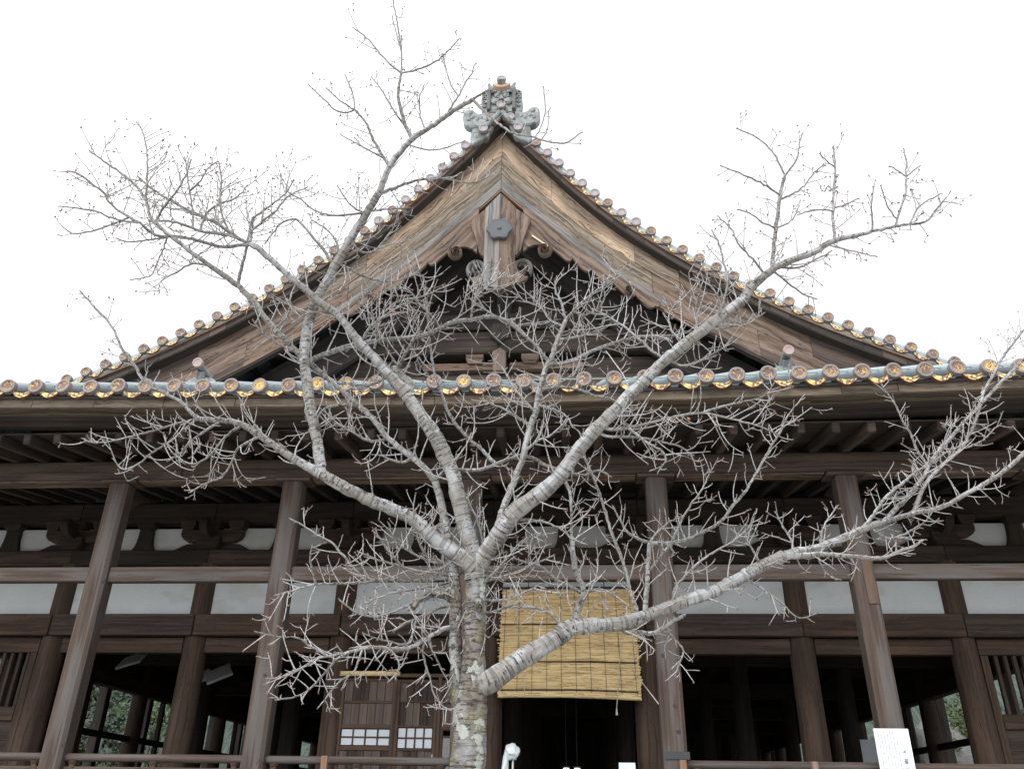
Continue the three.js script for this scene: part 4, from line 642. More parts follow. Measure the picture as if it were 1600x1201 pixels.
limb('limb', 4.0, 4.3, 4.5, 2.2, '549,374 560,392 580,395 600,375 612,362', { dens: 1.1, len: 0.2 });
// left stem beside the trunk and its long reach to the upper left
limb('stem', 5.06, 5.1, 22, 17, '715,1120 714,1087 712,1040 711,1000 712,960 713,933 709,900', { dens: 0.35, len: 0.22, mat: M.trunkBark });
limb('limb', 5.1, 4.9, 14, 11, '709,900 707,878 702,850 698,824 692,800 688,781 680,752', { dens: 0.5, len: 0.22 });
limb('limb', 4.9, 4.5, 10, 8, '680,752 660,728 645,715 607,685 580,652 550,625 520,597', { dens: 0.75, len: 0.26 });
limb('limb', 4.5, 4.2, 8, 8, '520,597 487,570 470,556 453,537', { dens: 0.9, len: 0.26 });
limb('limb', 4.2, 3.8, 9, 9, '453,537 427,512 405,484 399,474 371,445', { dens: 0.55, len: 0.2 });
limb('limb', 3.8, 3.3, 9, 6, '371,445 350,430 327,414 300,395 278,378 259,364', { dens: 0.6, len: 0.22 });
limb('limb', 3.3, 3.0, 6, 2.4, '259,364 234,337 228,315 217,296 205,283 190,271 173,260 155,247 139,235', { dens: 1.2, len: 0.22 });
limb('limb', 3.3, 3.2, 4, 2.2, '232,330 228,310 229,285 230,250 225,215 216,191', { dens: 1.0, len: 0.16 });
limb('limb', 3.4, 3.3, 4, 2.2, '244,342 258,320 276,298 290,272 298,250', { dens: 1.1, len: 0.2 });
limb('limb', 3.8, 3.6, 6, 3, '371,445 378,415 384,390 389,365 394,340', { dens: 0.8, len: 0.18 });
limb('limb', 3.5, 3.1, 3.4, 2, '327,410 300,412 275,425 250,440 248,458', { dens: 0.9, len: 0.14 });
limb('twig', 3.4, 3.2, 3, 1.8, '262,367 252,395 243,415 236,430 205,437', { dens: 0.8, len: 0.14 });
limb('limb', 3.4, 3.1, 3.4, 2, '265,366 230,375 195,377 182,372', { dens: 0.9, len: 0.16 });
limb('limb', 3.35, 3.0, 3.4, 2, '215,348 180,342 150,330 120,325 92,322', { dens: 0.9, len: 0.14 });
limb('limb', 3.2, 2.9, 3.2, 2, '200,340 170,352 140,362 112,364 95,352', { dens: 0.9, len: 0.14 });
limb('limb', 3.6, 3.5, 4, 2, '313,361 325,330 345,318 370,308 385,290', { dens: 1.1, len: 0.2 });
limb('limb', 3.6, 3.8, 4, 2, '389,365 410,345 430,330 452,305 480,292', { dens: 1, len: 0.18 });
limb('limb', 3.6, 3.5, 3.6, 2, '300,356 300,325 296,300 292,270 288,245', { dens: 1.2, len: 0.16 });
limb('twig', 3.5, 3.4, 3, 1.8, '300,300 315,280 325,262 340,252', { dens: 0.7, len: 0.1 });
limb('limb', 3.9, 4.2, 4, 2, '430,516 450,490 455,460 470,430 490,410', { dens: 0.9, len: 0.2 });
limb('limb', 4.3, 4.0, 4, 2, '460,545 430,535 410,520 395,500', { dens: 1, len: 0.18 });
// from the left stem to the right, and the thin leaders in the middle
limb('limb', 4.9, 5.2, 6.5, 5, '681,748 696,735 716,734 748,734 770,727 791,718 813,711', { dens: 0.9, len: 0.24 });
limb('limb', 5.1, 5.0, 6, 2.4, '772,722 750,700 725,677 702,647 687,607 678,580 675,562 672,530 668,500 664,465 661,432', { dens: 0.75, len: 0.22 });
limb('limb', 4.2, 4.7, 9, 7, '484,563 500,556 520,549 560,537 600,531 650,526 677,518 702,505', { dens: 0.8, len: 0.26 });
limb('limb', 4.7, 5.0, 7, 5, '702,505 720,501 740,499 762,494 787,499 805,508 822,525', { dens: 1.0, len: 0.3 });
limb('limb', 4.7, 4.5, 4.5, 2.4, '735,499 740,470 748,455 772,440 790,425', { dens: 1.3, len: 0.24 });
limb('limb', 4.6, 4.4, 4.5, 2.4, '690,512 672,490 655,475 640,455 622,447', { dens: 1.3, len: 0.26 });
limb('limb', 4.3, 4.0, 5, 2.4, '560,537 575,515 592,500 612,486 640,470', { dens: 1.2, len: 0.24 });
limb('limb', 4.3, 4.6, 4.5, 2.2, '600,531 585,505 575,485 560,470', { dens: 1.2, len: 0.22 });
limb('limb', 4.5, 4.1, 4.5, 2.2, '585,545 590,520 600,490 625,470 655,465 690,450', { dens: 1.2, len: 0.24, joined: false });
limb('limb', 4.6, 4.4, 4.5, 2.2, '550,522 540,500 510,488 480,490 455,505', { dens: 1.2, len: 0.24 });
limb('limb', 4.75, 4.5, 5, 2.4, '607,685 585,690 566,684 545,672 520,660', { dens: 1.3, len: 0.24 });
limb('limb', 4.85, 4.6, 5, 2.4, '645,715 625,722 606,716 590,710', { dens: 1, len: 0.2 });
limb('limb', 4.6, 4.4, 5, 2.4, '560,635 530,632 505,640 495,655 497,672', { dens: 1.1, len: 0.2 });
limb('limb', 4.5, 4.7, 5, 2.2, '520,597 545,600 575,602 600,592 640,572', { dens: 1.2, len: 0.24 });
// right leader from the fork
limb('limb', 5, 4.7, 25, 27, '748,890 757,867 768,850 781,833 796,809', { dens: 0.5, len: 0.24 });
limb('limb', 4.7, 4.3, 26, 20, '796,809 820,787 846,770 874,744 910,694 935,666', { dens: 0.35, len: 0.26 });
limb('limb', 4.3, 3.8, 20, 15, '935,666 972,630 1010,592 1035,566 1072,536 1110,507 1160,470', { dens: 0.55, len: 0.26 });
limb('limb', 3.8, 3.3, 14, 7, '1160,470 1172,453 1193,432 1211,419 1237,406 1274,393 1300,377 1342,367', { dens: 0.7, len: 0.2 });
limb('limb', 3.3, 3.1, 6, 2.2, '1342,367 1370,360 1395,354 1420,350 1442,348 1455,340 1465,325 1478,310', { dens: 1.2, len: 0.16 });
limb('limb', 3.6, 3.4, 7, 5, '1209,420 1209,388 1214,348 1218,317 1223,288 1227,274', { dens: 0.5, len: 0.13 });
limb('limb', 3.4, 3.2, 3.4, 2, '1227,274 1218,255 1211,241 1203,232 1195,224 1180,213 1153,201', { dens: 0.6, len: 0.1 });
limb('limb', 3.4, 3.4, 3.2, 2, '1227,274 1238,260 1245,249 1249,225 1255,207', { dens: 0.6, len: 0.09 });
limb('limb', 3.4, 3.2, 3.4, 2, '1219,306 1203,294 1185,283 1159,272 1127,259', { dens: 0.6, len: 0.1 });
limb('limb', 3.45, 3.6, 3.4, 2, '1221,312 1240,302 1258,289 1270,272 1287,257', { dens: 0.7, len: 0.1 });
limb('limb', 3.5, 3.3, 3.2, 2, '1211,359 1193,348 1174,335 1153,327', { dens: 0.6, len: 0.09 });
limb('twig', 3.5, 3.6, 2.8, 1.8, '1216,355 1237,344 1249,322', { dens: 0.6, len: 0.08 });
limb('limb', 3.4, 3.3, 5, 2.2, '1302,376 1302,333 1303,296 1305,264 1303,230', { dens: 0.8, len: 0.11 });
limb('twig', 3.35, 3.2, 2.8, 1.8, '1303,333 1290,328 1274,327 1248,335', { dens: 0.7, len: 0.07 });
limb('twig', 3.35, 3.4, 2.6, 1.8, '1303,296 1294,290 1288,300 1282,293', { dens: 0.7, len: 0.07 });
limb('twig', 3.35, 3.4, 2.8, 1.8, '1303,327 1320,320 1342,310', { dens: 0.4, len: 0.06 });
limb('twig', 3.3, 3.2, 2.4, 1.8, '1304,262 1293,252 1282,240', { dens: 0.4, len: 0.05 });
limb('limb', 3.2, 3.1, 4, 2, '1395,354 1408,325 1416,301 1416,275 1417,254 1413,233', { dens: 0.6, len: 0.1 });
limb('twig', 3.15, 3.1, 2.4, 1.8, '1416,275 1405,268 1392,260', { dens: 0.2, len: 0.04 });
limb('twig', 3.15, 3.1, 2.4, 1.8, '1416,276 1426,268 1437,260', { dens: 0.2, len: 0.04 });
limb('twig', 3.15, 3.0, 2.8, 1.8, '1401,340 1390,328 1384,314 1377,291', { dens: 0.5, len: 0.07 });
limb('twig', 3.1, 3.0, 3, 1.8, '1419,351 1428,336 1437,322 1452,312 1471,302', { dens: 0.7, len: 0.09 });
limb('twig', 3.25, 3.1, 3, 1.8, '1366,360 1364,342 1362,327 1363,310 1365,293', { dens: 0.7, len: 0.07 });
limb('limb', 3.7, 3.4, 4, 2, '1195,427 1182,410 1169,397 1153,380 1146,362 1123,338', { dens: 0.7, len: 0.12 });
limb('limb', 3.6, 3.9, 4, 2, '1209,424 1222,434 1237,446 1251,456 1275,467', { dens: 1.0, len: 0.16 });
limb('twig', 3.4, 3.2, 2.8, 1.8, '1295,386 1324,390 1345,395 1369,400', { dens: 0.6, len: 0.09 });
limb('limb', 3.9, 3.7, 5, 2.2, '1124,494 1130,472 1136,450 1137,432 1130,406 1127,390 1113,360', { dens: 0.9, len: 0.16 });
limb('limb', 3.6, 3.9, 4, 2, '1215,420 1245,418 1275,405 1300,392', { dens: 0.9, len: 0.14 });
limb('limb', 4.2, 4.5, 5, 2.4, '1040,565 1018,548 1005,535 990,522 978,512 967,505 942,490 925,482', { dens: 1.1, len: 0.26 });
limb('limb', 4.25, 4.0, 6, 2.4, '938,670 960,671 985,668 1010,662 1049,652 1075,647 1101,645 1125,650 1150,656 1187,666 1217,679', { dens: 1.0, len: 0.24 });
limb('twig', 4.0, 3.9, 3.4, 2, '1217,679 1228,655 1240,638 1259,615', { dens: 0.7, len: 0.1 });
limb('limb', 4.1, 3.9, 4.2, 2, '1101,645 1125,636 1150,630 1170,626 1187,622 1200,612 1210,598', { dens: 1.1, len: 0.16 });
limb('limb', 4.3, 4.5, 5, 2.2, '935,678 950,681 972,682 1000,684 1030,690 1060,697 1080,712 1088,733', { dens: 1.2, len: 0.2 });
limb('limb', 4.3, 4.2, 5, 2.2, '985,670 1010,690 1035,705 1040,720 1028,738', { dens: 1.2, len: 0.18 });
limb('limb', 4.0, 4.2, 4.2, 2, '1110,510 1130,512 1150,508 1175,500 1195,488', { dens: 1.1, len: 0.16 });
limb('limb', 4.0, 3.8, 4.2, 2, '1085,527 1090,500 1088,475 1095,450 1085,430', { dens: 1.3, len: 0.2 });
limb('limb', 4.0, 4.3, 4.2, 2, '1072,538 1052,520 1045,495 1060,470 1070,455', { dens: 1.2, len: 0.2 });
limb('limb', 4.0, 3.7, 4.2, 2, '1105,512 1125,490 1120,460 1105,440', { dens: 1.2, len: 0.2 });
limb('limb', 4.2, 4.4, 4.5, 2, '1042,562 1070,572 1090,566 1115,552 1135,540', { dens: 1.1, len: 0.2 });
// middle leader
limb('limb', 4.9, 5.1, 11, 10, '774,842 783,804 791,782 800,761 808,738 815,720 824,683 837,644', { dens: 0.6, len: 0.24 });
limb('limb', 5.1, 5.0, 10, 7, '837,644 842,615 847,595 852,575 860,562 870,535 877,517 884,500', { dens: 0.8, len: 0.24 });
limb('limb', 5.0, 4.8, 6, 2.4, '884,500 895,488 910,472 922,462 935,452 957,437 967,420', { dens: 1.2, len: 0.24 });
limb('limb', 5.0, 5.2, 5, 2.4, '884,500 876,470 868,455 870,432', { dens: 1.3, len: 0.2 });
limb('limb', 5.05, 4.8, 6, 4, '855,568 842,545 830,532 817,522 808,514 796,505 779,496', { dens: 1.0, len: 0.24 });
limb('limb', 4.8, 4.7, 3.6, 2, '779,496 762,486 751,473 745,455', { dens: 1.2, len: 0.2 });
limb('limb', 5.05, 4.8, 7, 4, '860,577 890,565 922,550 940,542 960,536 978,530 995,527 1022,525 1060,525', { dens: 1.0, len: 0.24 });
limb('limb', 4.95, 4.8, 4.5, 2.4, '872,530 895,528 918,522 938,512 945,490', { dens: 1.2, len: 0.22 });
limb('limb', 4.95, 5.1, 4.5, 2.2, '880,512 860,500 845,480 820,470 800,455', { dens: 1.3, len: 0.22 });
limb('limb', 4.95, 4.7, 4.5, 2.2, '895,488 915,492 935,480 945,465 940,440', { dens: 1.2, len: 0.2 });
limb('limb', 5.1, 4.8, 5, 2.4, '843,612 870,605 900,608 930,618 960,625 985,640', { dens: 1.0, len: 0.2 });
limb('limb', 5.1, 4.9, 5, 2.4, '840,630 865,640 885,650 895,668', { dens: 1.0, len: 0.2 });
limb('limb', 5.1, 5.2, 5, 2.4, '830,665 812,655 790,640 770,632 750,622', { dens: 1.1, len: 0.22 });
limb('limb', 5.1, 5.2, 5, 2.4, '836,645 815,620 800,600 785,575 770,560', { dens: 1.1, len: 0.22 });
limb('limb', 5.1, 5.0, 6, 4.5, '817,711 835,716 852,727 865,731 878,737 885,755 891,772 893,800', { dens: 0.7, len: 0.2 });
limb('limb', 5.1, 4.9, 5, 2.6, '822,706 838,690 858,682 875,668 888,650', { dens: 0.9, len: 0.2 });
limb('limb', 5.0, 4.7, 5, 2.4, '878,735 895,740 915,742 935,735 955,745', { dens: 0.9, len: 0.2 });
limb('limb', 5.0, 4.7, 5.5, 2.4, '785,818 800,813 813,812 835,813 856,817 878,828 895,842 915,850', { dens: 1.0, len: 0.2 });
// lower right limb
lean = 0.5;
limb('limb', 5, 4.8, 34, 27, '752,1072 765,1064 790,1047 815,1029 835,1018 853,1007 870,996', { dens: 0.15, len: 0.16 });
limb('limb', 4.8, 4.4, 27, 20, '870,996 885,985 899,979 922,977 947,976 968,974 987,970 1006,964', { dens: 0.4, len: 0.2 });
limb('limb', 4.4, 3.9, 19, 17, '1006,964 1027,955 1059,943 1085,934 1112,926 1131,916 1150,907 1187,886 1225,868', { dens: 0.5, len: 0.22 });
limb('limb', 3.9, 3.5, 16, 10, '1225,868 1250,862 1277,858 1300,848 1319,840 1347,827 1375,817', { dens: 0.6, len: 0.18 });
limb('limb', 3.5, 3.1, 8, 6, '1375,817 1403,809 1431,801 1450,798 1469,793 1492,782 1514,769 1538,756 1562,742 1600,709 1640,672', { dens: 0.9, len: 0.16 });
limb('limb', 3.5, 3.0, 7.5, 4, '1378,816 1395,800 1412,784 1428,764 1442,746 1461,712 1484,686 1500,668 1517,649 1544,619 1577,585 1600,562 1640,520', { dens: 1.0, len: 0.16 });
limb('limb', 3.4, 2.95, 7, 3, '1427,800 1437,777 1446,757 1459,741 1472,727 1502,701 1512,684 1521,667 1532,635 1540,607 1553,585 1565,562 1581,540 1600,515', { dens: 1.0, len: 0.16 });
limb('limb', 3.6, 3.3, 6.5, 3, '1349,828 1365,804 1379,784 1395,767 1412,754 1430,738 1450,727 1470,712 1487,701', { dens: 1.1, len: 0.16 });
limb('limb', 3.2, 3.0, 4, 2, '1487,701 1515,698 1535,688 1552,672 1565,662', { dens: 0.7, len: 0.12 });
limb('limb', 3.3, 3.2, 4.5, 2, '1450,727 1432,700 1425,680 1410,655 1398,630 1378,600', { dens: 1.0, len: 0.12 });
limb('limb', 3.9, 3.6, 10, 4, '1228,872 1255,868 1281,866 1300,867 1319,868 1347,870 1375,872 1395,866 1412,859 1430,852 1442,844', { dens: 0.8, len: 0.16, zb: 0.06 });
limb('limb', 3.6, 3.4, 4.5, 2.2, '1365,835 1385,840 1405,838 1425,828 1445,815 1455,800', { dens: 1.1, len: 0.14 });
limb('limb', 4.75, 4.7, 11, 8, '897,972 902,955 907,941 912,928 907,910 899,891 896,870 893,838', { dens: 0.7, len: 0.2 });
limb('limb', 4.7, 4.8, 5, 2.4, '893,840 893,800 890,770 880,750', { dens: 0.9, len: 0.16 });
limb('limb', 4.7, 4.8, 6, 3, '912,928 890,916 872,907 857,895 845,885 820,878 800,872', { dens: 1.0, len: 0.2 });
limb('limb', 4.7, 4.5, 6, 3, '912,928 925,922 940,921 953,925 968,935', { dens: 1.2, len: 0.18 });
limb('limb', 4.8, 5.0, 6, 3, '876,980 868,966 856,957 845,952 835,949 810,948 787,949 770,955', { dens: 0.8, len: 0.2 });
limb('limb', 4.5, 4.6, 6.5, 3.4, '992,962 995,952 990,938 985,925 980,902 974,880 965,855 955,830 948,805 940,780 925,740 905,700', { dens: 0.8, len: 0.18 });
limb('limb', 4.4, 4.3, 9, 7, '1007,985 1008,965 1009,950 1010,925 1012,900 1013,880 1015,848', { dens: 0.4, len: 0.16 });
limb('limb', 4.3, 4.4, 5.5, 2.4, '1015,849 997,842 985,835 978,828 965,805 958,790', { dens: 0.9, len: 0.16 });
limb('limb', 4.3, 4.0, 6.5, 3, '1015,850 1040,848 1063,846 1080,840 1097,832 1110,825 1123,817 1133,808 1142,793 1157,777 1169,761 1182,738 1195,716 1210,690 1225,667', { dens: 0.8, len: 0.16 });
limb('limb', 4.3, 4.2, 4.5, 2.2, '1016,848 1022,838 1030,828 1040,820 1050,813 1068,805', { dens: 0.8, len: 0.12 });
limb('limb', 4.3, 4.4, 5, 2.2, '1014,895 1030,872 1047,850 1058,828 1068,808 1080,788 1092,772 1102,755 1110,738 1122,717', { dens: 0.8, len: 0.14 });
limb('limb', 4.2, 4.1, 5, 2.2, '1052,944 1053,926 1058,915 1075,895 1094,877 1118,861 1142,847 1157,836 1169,825 1180,800', { dens: 0.8, len: 0.16 });
limb('limb', 4.5, 4.2, 9, 5, '966,978 975,985 985,988 1001,988 1012,990 1022,989 1036,981 1049,972 1070,960', { dens: 1.3, len: 0.16, up: -0.02 });
limb('limb', 4.4, 4.2, 4.5, 2.2, '1040,980 1055,1000 1068,1015 1060,1040 1055,1055', { dens: 1.3, len: 0.14, up: -0.03 });
limb('limb', 4.0, 3.8, 4, 2, '1165,905 1185,915 1205,930 1225,945 1248,965 1278,958', { dens: 0.8, len: 0.12 });
limb('limb', 3.8, 3.7, 3.6, 2, '1277,862 1285,885 1295,898 1305,905', { dens: 0.8, len: 0.1 });
limb('limb', 3.9, 3.7, 4.2, 2, '1240,862 1235,840 1222,820 1212,800', { dens: 1.1, len: 0.14 });
limb('limb', 3.8, 3.6, 4.2, 2, '1282,855 1285,830 1295,810 1310,790', { dens: 1.1, len: 0.14 });
limb('limb', 4.1, 3.9, 4.2, 2, '1187,886 1180,865 1168,845 1165,830', { dens: 1.0, len: 0.14 });
lean = -0.6;
// drooping cluster at the lower left of the stem
limb('limb', 5.08, 4.7, 8, 6, '709,976 695,982 667,997 650,1007 634,1014', { dens: 0.8, len: 0.22 });
limb('limb', 4.7, 4.3, 6, 2.4, '634,1014 610,1013 584,1011 560,1014 540,1020 520,1024 500,1027 475,1040 453,1054 417,1060', { dens: 1.2, len: 0.2, up: 0.0 });
limb('limb', 4.45, 4.2, 3.8, 2, '510,1022 500,1017 480,1006 467,997 450,995 433,994 400,987', { dens: 0.9, len: 0.12 });
limb('limb', 4.5, 4.2, 4, 2, '550,1016 532,1026 517,1040 500,1060 483,1077 455,1090 423,1090', { dens: 1.1, len: 0.14, up: -0.02 });
limb('limb', 4.6, 4.4, 4, 2, '565,1013 560,1030 556,1045 540,1058 527,1067 512,1085 497,1105', { dens: 0.9, len: 0.12, up: -0.03 });
limb('limb', 4.7, 4.6, 3.6, 2, '605,1014 615,1020 622,1030 624,1040 618,1055 607,1064', { dens: 0.8, len: 0.1, up: 0.0 });
limb('limb', 4.8, 4.9, 4, 2, '662,999 661,1020 667,1047 672,1060 676,1080 688,1100 704,1110', { dens: 0.9, len: 0.12, up: -0.03 });
limb('limb', 4.85, 5.0, 3.6, 2, '665,998 680,1025 694,1054 707,1077', { dens: 0.9, len: 0.12, up: -0.02 });
limb('limb', 5.1, 4.6, 6.5, 3, '706,899 690,903 660,906 634,907 610,905 587,907 565,910 543,911 520,912 493,913 460,922 430,930', { dens: 1.1, len: 0.2, up: 0.05 });
limb('limb', 4.9, 4.5, 4, 2, '493,913 488,890 484,870 488,850', { dens: 0.9, len: 0.1 });
limb('limb', 5.1, 4.5, 5.5, 2.4, '707,900 690,897 660,893 634,887 615,881 600,877 580,870 560,862', { dens: 1.2, len: 0.18 });
limb('limb', 4.8, 4.5, 4.5, 2.2, '628,886 612,868 600,850 590,835 587,827', { dens: 1.1, len: 0.16 });
limb('limb', 5.1, 4.7, 6, 3, '708,898 690,880 668,868 656,850 650,830 645,815 640,800', { dens: 1.0, len: 0.2 });
limb('limb', 5.0, 4.6, 4.5, 2.2, '690,884 660,872 635,858 615,840 607,817', { dens: 1.1, len: 0.16 });
limb('limb', 4.8, 4.5, 4.5, 2.2, '575,906 560,895 547,883 537,868 527,857 515,845 497,837 475,822 453,810', { dens: 0.6, len: 0.12 });
limb('limb', 5.1, 4.6, 5.5, 2.6, '711,915 695,924 677,933 655,940 634,947 610,958 584,963 570,961 557,957 540,945 530,937', { dens: 1.2, len: 0.18, up: 0.02 });
limb('cut_stub', 5.08, 4.8, 11, 9, '710,938 695,930 681,927 668,927 655,936 645,950', { dens: 0.5, len: 0.16, mat: M.trunkBark });
limb('limb', 5.1, 4.8, 6, 4, '710,950 694,948 665,960 634,974 615,985', { dens: 1.2, len: 0.18, up: 0.0 });
limb('limb', 4.9, 4.6, 4, 2, '650,965 645,990 640,1005 600,1000 570,990', { dens: 1.2, len: 0.16, up: -0.02 });
limb('limb', 5.1, 4.7, 5, 2.2, '707,905 680,915 650,920 620,925 600,930 570,942', { dens: 1.3, len: 0.18 });
limb('limb', 5.1, 5.3, 5, 2.2, '709,905 700,880 690,850 680,830 672,800', { dens: 1.0, len: 0.18 });
limb('limb', 5.1, 5.3, 5, 2.2, '711,910 725,890 740,880 765,875 790,862', { dens: 1.1, len: 0.2 });
// right of the trunk
limb('limb', 5.0, 4.8, 5, 2.4, '752,915 770,905 790,900 812,892 835,880 865,868', { dens: 1.1, len: 0.2 });
limb('limb', 5.0, 4.7, 5, 2.4, '753,905 775,890 795,870 810,850 830,838', { dens: 1.0, len: 0.18 });
limb('limb', 5.0, 4.7, 5, 2.4, '755,940 770,938 783,938 800,935 820,925 845,912', { dens: 1.1, len: 0.18 });
limb('limb', 5.0, 5.0, 4.5, 2.2, '755,958 775,955 790,948 810,945', { dens: 1.1, len: 0.16 });
limb('limb', 5.0, 4.9, 4, 2, '752,985 765,995 770,985', { dens: 0.9, len: 0.1 });
limb('limb', 5.0, 4.8, 5, 2.2, '757,868 752,835 745,810 735,790 725,770', { dens: 0.9, len: 0.18, joined: false });
limb('limb', 5.0, 5.2, 4.5, 2.2, '770,850 790,840 800,820 805,800', { dens: 0.9, len: 0.16 });
// a few dead leaves still hanging
{ const s = new THREE.Shape(); s.moveTo(0, 0); s.quadraticCurveTo(0.016, 0.02, 0, 0.05); s.quadraticCurveTo(-0.016, 0.02, 0, 0); const g = extrude(s, 0.0012, 0.0004); for (const [u, v] of [[936, 470], [1072, 626], [1170, 520], [652, 283], [543, 930], [1403, 832], [1057, 614], [620, 500], [748, 285]]) { let b = nodes[0], bd = 1e9; for (const n of nodes) { const d = Math.hypot(n.u - u, n.v - v); if (d < bd) { bd = d; b = n; } } piece(tree, 'dead_leaf', g, M.leaf, [b.p.x - off.x, b.p.y - off.y - 0.05, b.p.z - off.z + 0.01], [R(-.6, .6, tr), R(-2, 2, tr), R(-.7, .7, tr)]); } }

// ---------------------------------------------------------------- rails, blinds, booth, signs
function handRail(x0, x1, label) {
  const t = thing('hand_rail', label, 'hand rail', [(x0 + x1) / 2, FLOOR, 0], 'hand rails between the front posts'); const L = x1 - x0, y = 2.155 - FLOOR;
  piece(t, 'top_rail', grain(new THREE.CylinderGeometry(0.046, 0.048, L, 14).rotateZ(Math.PI / 2), 0), M.post, [0, y, 0]);
  piece(t, 'mid_rail', wbox(L, 0.06, 0.05, 0, 0.006), M.beam, [0, y - 0.13, 0]); piece(t, 'low_rail', wbox(L, 0.07, 0.06, 0, 0.006), M.beam, [0, 0.1, 0]);
  for (let k = 0; k <= 2; k++) { const x = -L / 2 + 0.1 + k * (L - 0.2) / 2; piece(t, 'stanchion', wbox(0.07, y - 0.02, 0.07, 1, 0.008), M.column, [x, y / 2 - 0.02, 0]); piece(t, 'saucer', new THREE.CylinderGeometry(0.06, 0.05, 0.03, 12), M.column, [x, y - 0.055, 0]); }
  for (let x = -L / 2 + 0.16; x < L / 2 - 0.1; x += 0.115) piece(t, 'baluster', wbox(0.05, y - 0.27, 0.03, 1, 0.004), hash(Math.round(x * 90), 2, 2) > 0.6 ? M.doorFrame : M.beam, [x, (y - 0.02) / 2 - 0.02, 0.0]);
}
[[-7.36, -5.14, 'worn timber hand rail left of the leftmost whole post'], [-4.86, -2.64, 'worn timber hand rail between the two left front posts'], [-2.36, -0.14, 'worn timber hand rail in front of the paper-paned booth'], [2.64, 4.86, 'worn timber hand rail right of the doorway, ending at the white notice board'], [5.14, 7.36, 'worn timber hand rail right of the white notice board']].forEach((a) => handRail(...a));
for (const [x, l] of [[2.56, 'short raw timber stake beside the strapped post right of the doorway'], [4.02, 'short raw timber stake before the hand rail left of the notice board'], [-1.58, 'short raw timber stake before the hand rail under the booth']]) { const g = thing('stake', l, 'stake', [x, FLOOR, 0.25], 'short stakes along the veranda'); piece(g, 'shaft', wbox(0.075, 0.83, 0.06, 1, 0.006), M.rust, [0, 0.415, 0]); piece(g, 'foot', wbox(0.16, 0.04, 0.14, 0, 0.006), M.brown, [0, 0.02, 0]); }

